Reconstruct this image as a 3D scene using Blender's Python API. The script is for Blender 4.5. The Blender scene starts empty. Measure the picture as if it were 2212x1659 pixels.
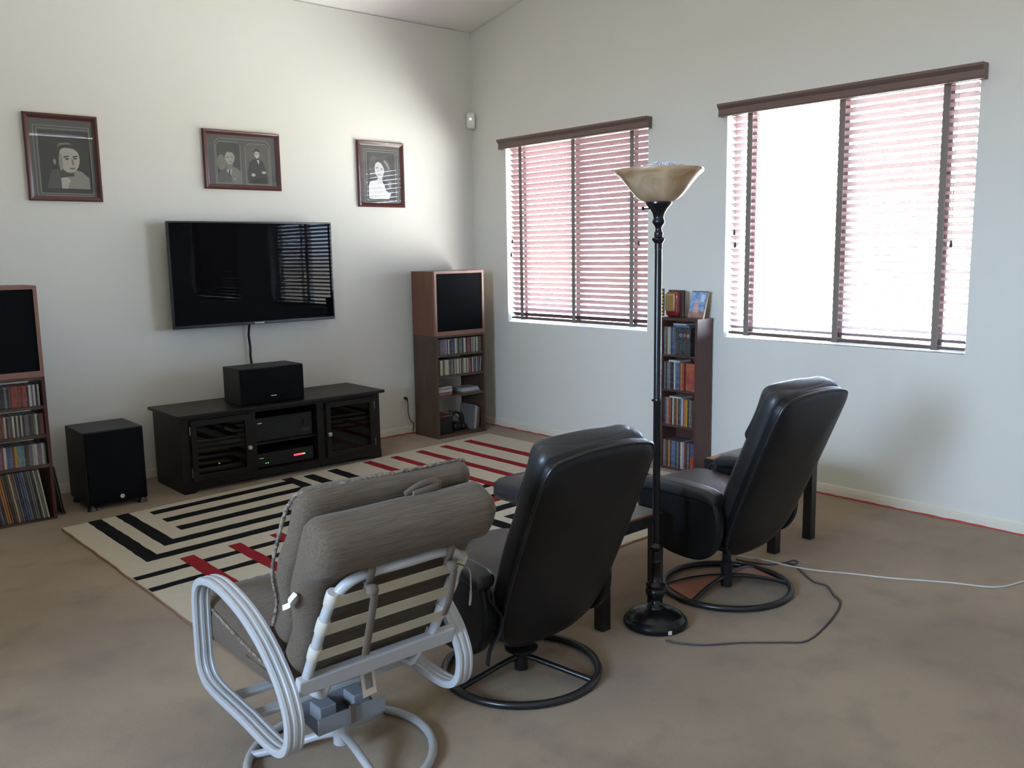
import bpy, bmesh, math, random
from mathutils import Vector, Matrix
random.seed(7)
S = bpy.context.scene
COL = S.collection
PI = math.pi

# ------------------------------------------------------------------ camera
cam_d = bpy.data.cameras.new('camera'); cam = bpy.data.objects.new('camera', cam_d); COL.objects.link(cam)
cam_d.sensor_fit = 'HORIZONTAL'; cam_d.sensor_width = 36.0; cam_d.lens = 36.0 * 1930.9 / 2212.0
cam_d.clip_start = 0.05; cam_d.clip_end = 200
yaw, pitch, roll = 0.71608, 0.14706, -0.015929
fw = Vector((math.sin(yaw) * math.cos(pitch), math.cos(yaw) * math.cos(pitch), -math.sin(pitch)))
rt = Vector((math.cos(yaw), -math.sin(yaw), 0)); up = rt.cross(fw)
r2 = math.cos(roll) * rt + math.sin(roll) * up; u2 = -math.sin(roll) * rt + math.cos(roll) * up
cam.matrix_world = Matrix(((r2.x, u2.x, -fw.x, -5.034), (r2.y, u2.y, -fw.y, -6.265), (r2.z, u2.z, -fw.z, 1.53), (0, 0, 0, 1)))
S.camera = cam

# ------------------------------------------------------------------ world: bright sky above the horizon, sunlit desert ground below it
SKY = (0.55, 0.72, 1.0); SKY_S = 20.0
GROUND = (1.0, 0.965, 0.90); GROUND_S = 9.0
w = bpy.data.worlds.new('daylight'); S.world = w; w.use_nodes = True
nt = w.node_tree; nt.nodes.clear()
tc = nt.nodes.new('ShaderNodeTexCoord'); sx = nt.nodes.new('ShaderNodeSeparateXYZ')
mr = nt.nodes.new('ShaderNodeMapRange'); mr.inputs[1].default_value = -0.02; mr.inputs[2].default_value = 0.02
mx = nt.nodes.new('ShaderNodeMix'); mx.data_type = 'RGBA'
mx.inputs[6].default_value = (*[c * GROUND_S for c in GROUND], 1); mx.inputs[7].default_value = (*[c * SKY_S for c in SKY], 1)
bg = nt.nodes.new('ShaderNodeBackground'); wo = nt.nodes.new('ShaderNodeOutputWorld')
nt.links.new(tc.outputs['Generated'], sx.inputs[0]); nt.links.new(sx.outputs['Z'], mr.inputs[0])
nt.links.new(mr.outputs[0], mx.inputs[0]); nt.links.new(mx.outputs[2], bg.inputs[0]); nt.links.new(bg.outputs[0], wo.inputs[0])

S.view_settings.view_transform = 'Standard'; S.view_settings.look = 'None'
S.view_settings.gamma = 1.0; S.view_settings.use_curve_mapping = False
S.view_settings.exposure = 2.15
S.cycles.use_denoising = True
S.cycles.max_bounces = 10; S.cycles.diffuse_bounces = 6; S.cycles.glossy_bounces = 4
S.cycles.transmission_bounces = 6; S.cycles.transparent_max_bounces = 12
S.cycles.sample_clamp_indirect = 8.0
S.cycles.caustics_reflective = False; S.cycles.caustics_refractive = False

def portal(loc, direction, sx_, sy_):
    d = bpy.data.lights.new('daylight_opening', 'AREA'); d.shape = 'RECTANGLE'; d.size = sx_; d.size_y = sy_
    d.cycles.is_portal = True
    o = bpy.data.objects.new('daylight_opening', d); COL.objects.link(o); o.location = loc
    o.rotation_euler = Vector(direction).to_track_quat('-Z', 'Y').to_euler()
WIN = [(-1.995, -0.445), (-4.24, -2.665), (-6.75, -5.15)]       # window openings along the right wall
WZ0, WZ1 = 0.935, 2.43
LWIN = (-6.1, -4.4, 1.45, 2.95)                                   # opening in the wall to the left of the camera
for y0, y1 in WIN: portal((0.155, (y0 + y1) / 2, (WZ0 + WZ1) / 2), (-1, 0, 0), y1 - y0, WZ1 - WZ0)
portal((-8.65, (LWIN[0] + LWIN[1]) / 2, (LWIN[2] + LWIN[3]) / 2), (1, 0, 0), LWIN[1] - LWIN[0], LWIN[3] - LWIN[2])

# ------------------------------------------------------------------ mesh builder
class MB:
    def __init__(s): s.v = []; s.f = []
    def add(s, vs, fs):
        b = len(s.v); s.v += [tuple(p) for p in vs]; s.f += [tuple(b + i for i in f) for f in fs]; return s
    def box(s, lo, hi):
        (a, b, c), (d, e, f) = lo, hi
        return s.add([(a,b,c),(d,b,c),(d,e,c),(a,e,c),(a,b,f),(d,b,f),(d,e,f),(a,e,f)],
                     [(0,3,2,1),(4,5,6,7),(0,1,5,4),(1,2,6,5),(2,3,7,6),(3,0,4,7)])
    def obox(s, c, ax, half):                   # oriented box
        c = Vector(c); A = [Vector(a).normalized() * h for a, h in zip(ax, half)]
        vs = [c + A[0]*i + A[1]*j + A[2]*k for k in (-1, 1) for i, j in ((-1,-1),(1,-1),(1,1),(-1,1))]
        return s.add(vs, [(0,3,2,1),(4,5,6,7),(0,1,5,4),(1,2,6,5),(2,3,7,6),(3,0,4,7)])
    def lathe(s, prof, n=32, c=(0, 0, 0), cap=True):
        vs = []; fs = []
        for r, z in prof:
            for i in range(n):
                a = 2*PI*i/n; vs.append((c[0]+r*math.cos(a), c[1]+r*math.sin(a), c[2]+z))
        m = len(prof)
        for j in range(m-1):
            for i in range(n):
                k = (i+1) % n; fs.append((j*n+i, j*n+k, (j+1)*n+k, (j+1)*n+i))
        if cap: fs.append(tuple(range(n-1, -1, -1))); fs.append(tuple((m-1)*n+i for i in range(n)))
        return s.add(vs, fs)
    def tube(s, path, r, n=8, closed=False, flat=None, upv=None):
        P = [Vector(p) for p in path]; m = len(P); vs = []; fs = []
        nrm = Vector(upv) if upv else None
        for i in range(m):
            if closed: t = (P[(i+1) % m] - P[i-1])
            else: t = P[min(i+1, m-1)] - P[max(i-1, 0)]
            t.normalize()
            if nrm is None:
                nrm = Vector((0, 0, 1)) if abs(t.z) < .9 else Vector((1, 0, 0))
            base = Vector(upv) if upv else nrm
            nn = base - t*base.dot(t)
            if nn.length < 1e-6: nn = t.orthogonal()
            nn.normalize(); nrm = nn; b = t.cross(nn)
            ra, rb = flat if flat else (r, r)
            rr = r[i] if isinstance(r, (list, tuple)) else None
            for k in range(n):
                a = 2*PI*k/n
                if flat:                         # squarish cross-section
                    ca, sa = math.cos(a), math.sin(a); e = .5
                    x = math.copysign(abs(ca)**e, ca)*ra; y = math.copysign(abs(sa)**e, sa)*rb
                else:
                    q = rr if rr is not None else r; x = math.cos(a)*q; y = math.sin(a)*q
                vs.append(P[i] + nn*x + b*y)
        for i in range(m if closed else m-1):
            j = (i+1) % m
            for k in range(n):
                l = (k+1) % n; fs.append((i*n+k, i*n+l, j*n+l, j*n+k))
        if not closed: fs.append(tuple(range(n-1, -1, -1))); fs.append(tuple((m-1)*n+k for k in range(n)))
        return s.add(vs, fs)
    def prism(s, poly, f0, f1):                  # poly 2d; f0/f1 map (a,b)->3d for both faces
        n = len(poly)
        vs = [f0(*p) for p in poly] + [f1(*p) for p in poly]
        fs = [tuple(range(n-1, -1, -1)), tuple(range(n, 2*n))] + [(i, (i+1) % n, n+(i+1) % n, n+i) for i in range(n)]
        return s.add(vs, fs)
    def rbox(s, c, half, r, n=8, puff=0.0, fn=None):   # rounded cushion: subdivided cube projected on a rounded box
        c = Vector(c); idx = {}; vs = []; fs = []
        h = Vector(half)
        def vert(p):
            key = tuple(round(q, 5) for q in p)
            if key in idx: return idx[key]
            q = Vector((p[0]*h.x, p[1]*h.y, p[2]*h.z))
            inn = Vector([max(-(h[i]-r), min(h[i]-r, q[i])) if h[i] > r else 0 for i in range(3)])
            d = q - inn
            if d.length > 1e-9: q = inn + d.normalized()*r
            k = puff*(1-p[0]**2)*(1-p[1]**2)
            if puff: q.z += k*(1 if p[2] > 0 else -.4 if p[2] < 0 else 0)
            if fn: q = Vector(fn(q, p))
            idx[key] = len(vs); vs.append(q + c); return idx[key]
        g = [-1 + 2*i/n for i in range(n+1)]
        g = [math.copysign(abs(x)**.75, x) if x else 0. for x in g]
        for ax in range(3):
            a, b = (ax+1) % 3, (ax+2) % 3
            for sg in (-1, 1):
                for i in range(n):
                    for j in range(n):
                        quad = []
                        for (ii, jj) in ((i,j),(i+1,j),(i+1,j+1),(i,j+1)):
                            p = [0, 0, 0]; p[ax] = sg; p[a] = g[ii]; p[b] = g[jj]; quad.append(vert(p))
                        fs.append(tuple(quad if sg > 0 else quad[::-1]))
        return s.add(vs, fs)
    def loft(s, rings):
        n = len(rings[0]); vs = [p for r in rings for p in r]; fs = []
        for i in range(len(rings)-1):
            for k in range(n):
                l = (k+1) % n; fs.append((i*n+k, i*n+l, (i+1)*n+l, (i+1)*n+k))
        fs.append(tuple(range(n-1, -1, -1))); fs.append(tuple((len(rings)-1)*n+k for k in range(n)))
        return s.add(vs, fs)
    def mesh(s, name):
        me = bpy.data.meshes.new(name); me.from_pydata(s.v, [], s.f); me.update(); return me

def fixn(me):
    bm = bmesh.new(); bm.from_mesh(me); bmesh.ops.recalc_face_normals(bm, faces=bm.faces); bm.to_mesh(me); bm.free()
def obj(name, mb, m=None, parent=None, bev=0, smooth=None, loc=None, sub=0):
    me = mb if isinstance(mb, bpy.types.Mesh) else mb.mesh(name)
    if not isinstance(mb, bpy.types.Mesh): fixn(me)
    o = bpy.data.objects.new(name, me); COL.objects.link(o)
    if m: me.materials.clear(); me.materials.append(m)
    if parent: o.parent = parent
    if loc: o.location = loc
    if smooth is not None:
        me.shade_smooth(); me.set_sharp_from_angle(angle=math.radians(smooth))
    if bev:
        b = o.modifiers.new('bevel', 'BEVEL'); b.width = bev; b.segments = 2; b.limit_method = 'ANGLE'
    if sub:
        b = o.modifiers.new('sub', 'SUBSURF'); b.levels = sub; b.render_levels = sub
    return o
def tag(o, label, cat, group=None):
    o['label'] = label; o['category'] = cat
    if group: o['group'] = group
    return o
def thing(name, label, cat, loc=(0, 0, 0), rz=0, group=None):
    o = bpy.data.objects.new(name, None); COL.objects.link(o); o.location = loc; o.rotation_euler = (0, 0, rz)
    o.empty_display_size = .05
    return tag(o, label, cat, group)
def struct(name, mb, m, parent=None, **k):
    o = obj(name, mb, m, parent, **k)
    if not parent: o['kind'] = 'structure'
    return o

# ------------------------------------------------------------------ materials
MATS = {}
def srgb(r, g, b):
    f = lambda c: c/12.92 if c <= .04045 else ((c+.055)/1.055)**2.4
    return tuple(f(c/255.) for c in (r, g, b))
def mat(name, col, rough=.5, metal=0, spec=.5, noise=None, bump=None, emit=None, coat=0, stretch=None, sheen=0):
    """noise=(scale, amount, second colour or None); bump=(scale, strength); stretch=(x,y,z) scaling of the texture"""
    if name in MATS: return MATS[name]
    m = bpy.data.materials.new(name); MATS[name] = m; m.use_nodes = True
    n = m.node_tree; p = n.nodes['Principled BSDF']
    p.inputs['Base Color'].default_value = (*col, 1); p.inputs['Roughness'].default_value = rough
    p.inputs['Metallic'].default_value = metal; p.inputs['Specular IOR Level'].default_value = spec
    p.inputs['Coat Weight'].default_value = coat; p.inputs['Coat Roughness'].default_value = .05
    if sheen: p.inputs['Sheen Weight'].default_value = sheen
    if emit: p.inputs['Emission Color'].default_value = (*emit[0], 1); p.inputs['Emission Strength'].default_value = emit[1]
    vec = None
    if noise or bump:
        t = n.nodes.new('ShaderNodeTexCoord'); mp = n.nodes.new('ShaderNodeMapping')
        n.links.new(t.outputs['Object'], mp.inputs[0]); vec = mp.outputs[0]
        if stretch: mp.inputs['Scale'].default_value = stretch
    if noise:
        sc, am, c2 = noise
        tx = n.nodes.new('ShaderNodeTexNoise'); tx.inputs['Scale'].default_value = sc; tx.inputs['Detail'].default_value = 4
        n.links.new(vec, tx.inputs['Vector'])
        r = n.nodes.new('ShaderNodeMapRange'); r.inputs[1].default_value = .35; r.inputs[2].default_value = .65
        r.inputs[3].default_value = 0; r.inputs[4].default_value = am
        n.links.new(tx.outputs['Fac'], r.inputs[0])
        q = n.nodes.new('ShaderNodeMix'); q.data_type = 'RGBA'
        q.inputs[6].default_value = (*col, 1); q.inputs[7].default_value = (*(c2 or tuple(c*.4 for c in col)), 1)
        n.links.new(r.outputs[0], q.inputs[0]); n.links.new(q.outputs[2], p.inputs['Base Color'])
    if bump:
        sc, st = bump
        tx = n.nodes.new('ShaderNodeTexNoise'); tx.inputs['Scale'].default_value = sc; tx.inputs['Detail'].default_value = 3
        n.links.new(vec, tx.inputs['Vector'])
        b = n.nodes.new('ShaderNodeBump'); b.inputs['Strength'].default_value = st; b.inputs['Distance'].default_value = .004
        n.links.new(tx.outputs['Fac'], b.inputs['Height']); n.links.new(b.outputs[0], p.inputs['Normal'])
    return m
def glass_mat(name, tint=(.92, .94, .94), refl=.06, rough=0.0):
    m = bpy.data.materials.new(name); MATS[name] = m; m.use_nodes = True; n = m.node_tree; n.nodes.clear()
    o = n.nodes.new('ShaderNodeOutputMaterial'); a = n.nodes.new('ShaderNodeBsdfTransparent'); g = n.nodes.new('ShaderNodeBsdfGlossy')
    a.inputs[0].default_value = (*tint, 1); g.inputs['Roughness'].default_value = rough
    lw = n.nodes.new('ShaderNodeLayerWeight'); lw.inputs[0].default_value = .5
    pw = n.nodes.new('ShaderNodeMath'); pw.operation = 'POWER'; pw.inputs[1].default_value = 5; n.links.new(lw.outputs['Facing'], pw.inputs[0])
    ma = n.nodes.new('ShaderNodeMath'); ma.operation = 'MULTIPLY_ADD'; ma.inputs[1].default_value = .96; ma.inputs[2].default_value = .03; n.links.new(pw.outputs[0], ma.inputs[0])
    x = n.nodes.new('ShaderNodeMixShader'); n.links.new(ma.outputs[0], x.inputs[0]); n.links.new(a.outputs[0], x.inputs[1]); n.links.new(g.outputs[0], x.inputs[2])
    n.links.new(x.outputs[0], o.inputs[0]); return m

M_wall = mat('wall_paint', (.70, .685, .63), .9, spec=.2, bump=(160, .12))
M_ceil = mat('ceiling_paint', (.86, .85, .82), .95, spec=.1, bump=(120, .1))
M_base = mat('baseboard_paint', (.68, .64, .55), .6)
M_redstrip = mat('red_edge', (.42, .07, .05), .8)
M_frame_white = mat('white_vinyl', (.8, .8, .8), .4)
M_glass = glass_mat('window_glass')
M_cabglass = glass_mat('cabinet_glass', (.5, .5, .5))
M_screen_mesh = bpy.data.materials.new('insect_mesh'); M_screen_mesh.use_nodes = True
_n = M_screen_mesh.node_tree; _n.nodes.clear(); _o = _n.nodes.new('ShaderNodeOutputMaterial'); _x = _n.nodes.new('ShaderNodeMixShader'); _t = _n.nodes.new('ShaderNodeBsdfTransparent'); _d = _n.nodes.new('ShaderNodeBsdfDiffuse')
_d.inputs[0].default_value = (.05, .05, .05, 1); _x.inputs[0].default_value = .24; _n.links.new(_t.outputs[0], _x.inputs[1]); _n.links.new(_d.outputs[0], _x.inputs[2]); _n.links.new(_x.outputs[0], _o.inputs[0])
M_picglass = glass_mat('picture_glass', (.97, .97, .97))

def carpet_mat():
    m = bpy.data.materials.new('carpet'); m.use_nodes = True; n = m.node_tree; p = n.nodes['Principled BSDF']
    p.inputs['Roughness'].default_value = 1; p.inputs['Specular IOR Level'].default_value = .05
    p.inputs['Sheen Weight'].default_value = .15
    t = n.nodes.new('ShaderNodeTexCoord')
    def noise(sc, det=4):
        x = n.nodes.new('ShaderNodeTexNoise'); x.inputs['Scale'].default_value = sc; x.inputs['Detail'].default_value = det
        n.links.new(t.outputs['Object'], x.inputs['Vector']); return x.outputs['Fac']
    def mix(fac, a, b):
        q = n.nodes.new('ShaderNodeMix'); q.data_type = 'RGBA'; n.links.new(fac, q.inputs[0])
        for i, c in ((6, a), (7, b)):
            if isinstance(c, tuple): q.inputs[i].default_value = (*c, 1)
            else: n.links.new(c, q.inputs[i])
        return q.outputs[2]
    def rng(f, a, b, c=0, d=1):
        r = n.nodes.new('ShaderNodeMapRange'); r.inputs[1].default_value = a; r.inputs[2].default_value = b; r.inputs[3].default_value = c; r.inputs[4].default_value = d
        n.links.new(f, r.inputs[0]); return r.outputs[0]
    big = mix(rng(noise(1.3, 5), .40, .62), (.385, .288, .192), (.305, .226, .152))
    st = mix(rng(noise(4.2, 6), .52, .72, 0, .62), big, (.20, .150, .118))
    fine = mix(rng(noise(420, 2), .3, .7, 0, .55), st, (.18, .14, .105))
    n.links.new(fine, p.inputs['Base Color'])
    b = n.nodes.new('ShaderNodeBump'); b.inputs['Strength'].default_value = .5; b.inputs['Distance'].default_value = .006
    n.links.new(noise(350, 2), b.inputs['Height']); n.links.new(b.outputs[0], p.inputs['Normal']); return m
M_carpet = carpet_mat()

# ------------------------------------------------------------------ setting
XL, YF = -8.5, -9.0
ZC0, SLOPE, YP = 3.368, 0.184, -4.6
def zc(y): return ZC0 - SLOPE*y if y > YP else ZC0 - SLOPE*YP + SLOPE*(y - YP)
struct('floor', MB().box((XL-.15, YF-.15, -.1), (.0, .0, 0)), M_carpet)
struct('wall_back', MB().box((XL-.15, 0, -.1), (.16, .15, ZC0+.02)), M_wall)
def gable(x0, x1, holes):
    mb = MB(); ys = sorted({YF-.0, 0.0, YP} | {h[0] for h in holes} | {h[1] for h in holes})
    for a, b in zip(ys[:-1], ys[1:]):
        mid = (a+b)/2; hh = [h for h in holes if h[0] <= mid <= h[1]]
        def seg(za0, za1, zb0, zb1):
            mb.add([(x0,a,za0),(x1,a,za0),(x1,b,zb0),(x0,b,zb0),(x0,a,za1),(x1,a,za1),(x1,b,zb1),(x0,b,zb1)],
                   [(0,3,2,1),(4,5,6,7),(0,1,5,4),(1,2,6,5),(2,3,7,6),(3,0,4,7)])
        if hh: seg(-.1, hh[0][2], -.1, hh[0][2]); seg(hh[0][3], zc(a)+.02, hh[0][3], zc(b)+.02)
        else: seg(-.1, zc(a)+.02, -.1, zc(b)+.02)
    return mb
struct('wall_right', gable(0, .16, [(a, b, WZ0, WZ1) for a, b in WIN]), M_wall)
struct('wall_left', gable(XL-.15, XL, [LWIN]), M_wall)
struct('wall_front', MB().box((XL-.15, YF-.15, -.1), (.16, YF, ZC0+.02)), M_wall)
cm = MB()
for a, b in ((YF-.15, YP), (YP, .15)):
    za, zb = zc(max(a, YF)) if a < YP else zc(a), zc(min(b, 0)) if b > YP else zc(b)
    cm.add([(XL-.15,a,za),(.16,a,za),(.16,b,zb),(XL-.15,b,zb),(XL-.15,a,za+.1),(.16,a,za+.1),(.16,b,zb+.1),(XL-.15,b,zb+.1)],
           [(0,3,2,1),(4,5,6,7),(0,1,5,4),(1,2,6,5),(2,3,7,6),(3,0,4,7)])
struct('ceiling', cm, M_ceil)
def baseboard(a, b, nrm):
    a = Vector((*a, 0)); b = Vector((*b, 0)); n = Vector((*nrm, 0)); mb = MB()
    prof = [(0, 0), (.013, 0), (.013, .034), (.011, .036), (.011, .043), (.0085, .046), (.0085, .052), (.004, .062), (0, .064)]
    return mb.prism(prof, lambda u, z: a + n*u + Vector((0, 0, z+.004)), lambda u, z: b + n*u + Vector((0, 0, z+.004)))
struct('baseboard_back', baseboard((XL, 0), (0, 0), (0, -1)), M_base)
struct('baseboard_right', baseboard((0, 0), (0, YF), (-1, 0)), M_base)
def redstrip(a, b, n, seg=60):
    mb = MB(); a = Vector((*a, 0)); b = Vector((*b, 0)); n = Vector((*n, 0)); rg = []
    for i in range(seg+1):
        p = a.lerp(b, i/seg); wv = .017 + .006*random.random(); h = .006 + .005*random.random()
        rg.append([p + n*.011 + Vector((0, 0, .0005)), p + n*wv + Vector((0, 0, .0005)), p + n*wv + Vector((0, 0, h)), p + n*.011 + Vector((0, 0, h+.001))])
    return mb.loft(rg)
struct('trim_1', redstrip((-1.4, 0), (-.02, 0), (0, -1)), M_redstrip)
struct('trim_2', redstrip((0, -.02), (0, -6.5), (-1, 0), 140), M_redstrip)

# windows: vinyl frame, meeting stile, two panes
def window(i, y0, y1):
    f = MB(); x0, x1 = .095, .135; t = .035
    f.box((x0, y0, WZ0), (x1, y1, WZ0+t)).box((x0, y0, WZ1-t), (x1, y1, WZ1)).box((x0, y0, WZ0+t), (x1, y0+t, WZ1-t)).box((x0, y1-t, WZ0+t), (x1, y1, WZ1-t))
    W = struct('window_%d' % i, f, M_frame_white)
    ym = (y0+y1)/2
    obj('meeting_stile', MB().box((x0-.01, ym-.022, WZ0+t), (x1, ym+.022, WZ1-t)), M_frame_white, W)
    for a, b in ((y0+t, ym-.022), (ym+.022, y1-t)):
        obj('pane', MB().box((.114, a, WZ0+t), (.117, b, WZ1-t)), M_glass, W)
    obj('insect_screen', MB().box((.140, y0+.01, WZ0+.01), (.1405, ym+.01, WZ1-.01)), M_screen_mesh, W)
    return W
for i, (a, b) in enumerate(WIN): window(i+1, a, b)
f = MB(); x0, x1 = XL-.12, XL-.07; a, b, c, d = LWIN
f.box((x0,a,c),(x1,b,c+.05)).box((x0,a,d-.05),(x1,b,d)).box((x0,a,c+.05),(x1,a+.05,d-.05)).box((x0,b-.05,c+.05),(x1,b,d-.05))
W4 = struct('window_4', f, M_frame_white)
obj('pane', MB().box((XL-.097, a+.05, c+.05), (XL-.094, b-.05, d-.05)), M_glass, W4)

struct('wall_added_light_block', MB().box((XL, -3.66, 0), (-6.0, -3.54, zc(-3.66)-.002)), M_wall)  # unseen partition, added to keep left window light off the back wall
# unseen slab, roof and outer wall, added to shape light through the left opening
M_stucco = mat('shade_wall_stucco', (.36, .29, .22), .95, spec=.1, noise=(3, .4, (.30, .24, .18)))
M_slab = mat('shade_concrete', (.38, .36, .33), .95, spec=.1, noise=(2, .4, (.32, .30, .28)))
struct('added_shade_slab', MB().box((-12.6, -11, -.15), (XL-.16, 0, -.05)), M_slab)
struct('added_shade_roof', MB().box((-10.4, -11, 3.6), (XL-.16, 0, 3.75)), M_slab)
struct('added_shade_wall', MB().box((-16.4, -16, -.15), (-16.2, 4, 1.75)), M_stucco)

# ------------------------------------------------------------------ window blinds
M_slat = mat('blind_wood', (.23, .15, .155), .50, spec=.12, noise=(6, .35, (.19, .12, .125)), stretch=(1, .15, 4))
M_slat_dull = mat('blind_wood_dull', (.24, .15, .148), .58, spec=.05, noise=(6, .35, (.20, .12, .118)), stretch=(1, .15, 4))
M_val = mat('valance_wood', (.17, .11, .092), .45, noise=(9, .4, (.12, .076, .062)), stretch=(1, .1, 8))
M_tape = mat('ladder_tape', (.22, .185, .16), .95)
M_tassel = mat('tassel_wood', (.03, .02, .02), .5)
M_cord = mat('blind_cord', (.35, .3, .26), .9)
def blind(y0, y1, tilt, tapes, tassels, label, sag=0.0, drop=0.0, ms=None):
    B = thing('window_blind', label, 'blind', (0, (y0+y1)/2, WZ1), group='wooden window blinds on the right wall')
    L = (y1-y0)/2 - .018; cy = 0
    # valance with crown profile, returns at the ends
    vh = (y1-y0)/2 + .035
    prof = [(.0, .0), (-.012, .0), (-.014, .008), (-.010, .014), (-.010, .046), (-.016, .052), (-.022, .060), (-.030, .066), (-.030, .080), (.0, .080)]
    B_v = MB().prism(prof, lambda u, z: Vector((u-.042, -vh, z-.055)), lambda u, z: Vector((u-.042, vh, z-.055)))
    B_v.box((-.042, -vh, -.055), (-.002, -vh+.012, .025)).box((-.042, vh-.012, -.055), (-.002, vh, .025))
    obj('valance', B_v, M_val, B)
    obj('head_rail', MB().box((.02, -L, -.048), (.07, L, -.003)), M_val, B)
    n = 33; pitch = .0425; xc = .048; hw = .025; th = .0014
    ct, st = math.cos(tilt), math.sin(tilt)
    mb = MB(); pts = []
    # slat cross-section: thin, slightly crowned, inner edge (toward room, -x) up and outer edge down
    for k in range(5):
        u = -1 + .5*k; cr = .0016*(1-u*u); pts.append((u*hw, cr+th))
    for k in range(5):
        u = 1 - .5*k; cr = .0016*(1-u*u); pts.append((u*hw, cr-th))
    mb.prism(pts, lambda u, z: Vector((u*ct + z*st, -L, -u*st + z*ct)), lambda u, z: Vector((u*ct + z*st, L, -u*st + z*ct)))
    me = mb.mesh('slat'); fixn(me); me.materials.append(ms or M_slat)
    z = -.068
    for k in range(n):
        o = bpy.data.objects.new('slat', me); COL.objects.link(o); o.parent = B
        o.location = (xc, 0, z - pitch*k); o.rotation_euler = (random.uniform(-.0012, .0012) + sag*(k/n)**3, random.uniform(-.02, .02), 0)
    zb = z - pitch*n - drop
    r = MB().rbox((xc, 0, 0), (.026, L, .011), .009, 4)
    o = obj('bottom_rail', r, M_val, B, smooth=40); o.location = (0, 0, zb); o.rotation_euler = (sag, 0, 0)
    for t in tapes:
        y = t - (y0+y1)/2; dz = sag*y
        obj('ladder_tape', MB().box((xc-hw*ct-.006, y-.019, zb-.012+dz), (xc-hw*ct-.0045, y+.019, -.01)), M_tape, B)
        obj('ladder_tape', MB().box((xc+hw*ct+.0045, y-.019, zb-.012+dz), (xc+hw*ct+.006, y+.019, -.01)), M_tape, B)
        obj('tape_loop', MB().box((xc-hw*ct-.006, y-.019, zb-.0135+dz), (xc+hw*ct+.006, y+.019, zb-.012+dz)), M_tape, B)
    for (y, zz) in tassels:
        y -= (y0+y1)/2; zz -= WZ1
        c = obj('pull_cord', MB().tube([(.012, y, -.02), (.010, y+.002, zz*.5), (.012, y, zz+.012)], .0012, 5), M_cord, B)
        obj('tassel', MB().lathe([(.002, .014), (.005, .010), (.0085, -.010), (.009, -.018), (.004, -.024)], 10, (.012, y, zz)), M_tassel, c, smooth=60)
    return B
blind(*WIN[0], math.radians(38), (-.60, -1.217, -1.822), ((-.50, 1.621), (-.485, 1.51), (-1.90, 1.58)), 'brown wooden slat blind on the smaller-looking window next to the corner', 0.0, -.012, M_slat_dull)
blind(*WIN[1], math.radians(24), (-2.825, -3.46, -4.062), ((-2.727, 1.638), (-2.735, 1.555), (-4.128, 1.538)), 'brown wooden slat blind on the large bright window right of the floor lamp', 0.006, -.005)
blind(*WIN[2], math.radians(58), (-5.35, -5.95, -6.55), (), 'brown wooden slat blind on the third window nearest the viewer', 0.0, 0)

# ------------------------------------------------------------------ area rug
TL, TR, BL, BR = Vector((-3.375*1, -.775*1)), Vector((-.285, -.475)), Vector((-3.345, -2.98)), Vector((-.25, -2.90))
K = 1.1087
def rug_uv(s_, t_, z):
    s_ /= 3.1; t_ /= 2.3
    p = ((TL*(1-s_)+TR*s_)*(1-t_) + (BL*(1-s_)+BR*s_)*t_)*K
    return (p.x, p.y, z)
M_rug = mat('rug_cream', (.52, .465, .36), 1, spec=.05, noise=(25, .35, (.45, .40, .305)), bump=(300, .5), sheen=.1)
M_rugk = mat('rug_black', (.014, .013, .014), 1, spec=.05, bump=(300, .5))
M_rugr = mat('rug_red', (.27, .022, .028), 1, spec=.05, noise=(40, .4, (.20, .016, .02)), bump=(300, .5))
M_bind = mat('rug_binding', (.30, .17, .11), 1, spec=.05)
RUG = thing('area_rug', 'cream area rug with black maze stripes and dark red bars before the media cabinet', 'rug')
g = MB(); nu, nv = 40, 30
ring = [rug_uv(3.1*i/nu, 0, 0) for i in range(nu)] + [rug_uv(3.1, 2.3*j/nv, 0) for j in range(nv)] + [rug_uv(3.1*(1-i/nu), 2.3, 0) for i in range(nu)] + [rug_uv(0, 2.3*(1-j/nv), 0) for j in range(nv)]
ring = [(x+random.uniform(-.003, .003), y+random.uniform(-.003, .003)) for x, y, _ in ring]
g.prism(ring, lambda x, y: (x, y, .001), lambda x, y: (x, y, .012))
obj('pile', g, M_rug, RUG)
obj('edge_binding', MB().tube([(x, y, .0055) for x, y in ring], .0055, 6, closed=True), M_bind, RUG)
def stripe(name, s0, s1, t0, t1, m, z=.0135):
    mb = MB(); n = max(2, int(max(s1-s0, t1-t0)/.05)); long_s = (s1-s0) > (t1-t0); rings = []
    for i in range(n+1):
        k = i/n; j = lambda: random.uniform(-.0025, .0025)
        if long_s: a = (s0+(s1-s0)*k, t0+j()); b = (s0+(s1-s0)*k, t1+j())
        else: a = (s0+j(), t0+(t1-t0)*k); b = (s1+j(), t0+(t1-t0)*k)
        rings.append([rug_uv(*a, .011), rug_uv(*b, .011), rug_uv(*b, z), rug_uv(*a, z)])
    mb.loft(rings); return obj(name, mb, m, RUG)
RECTS_K = [(.125,.195,0.0,.88),(.27,.34,0.0,.71),(1.285,1.355,.01,.72),(1.42,1.495,.045,.95),(1.60,1.675,.04,.95),
           (.43,1.285,.07,.14),(.43,1.285,.255,.33),(.43,1.285,.445,.52),(.34,1.285,.637,.71),(.195,1.42,.81,.88)]
RECTS_R = [(1.89,1.952,.035,1.345),(2.10,2.16,.06,1.35),(2.325,2.388,.06,1.35),(2.548,2.61,.068,1.35),(2.78,2.85,.068,1.35)]
for (a, b, c, d) in RECTS_K:
    stripe('black_stripe', a, b, c, d, M_rugk); stripe('black_stripe', 3.1-b, 3.1-a, 2.3-d, 2.3-c, M_rugk)
for a, b in ((1.042, 1.092), (1.225, 1.275)): stripe('black_stripe', .005, 3.09, a, b, M_rugk, .0132)
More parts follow.
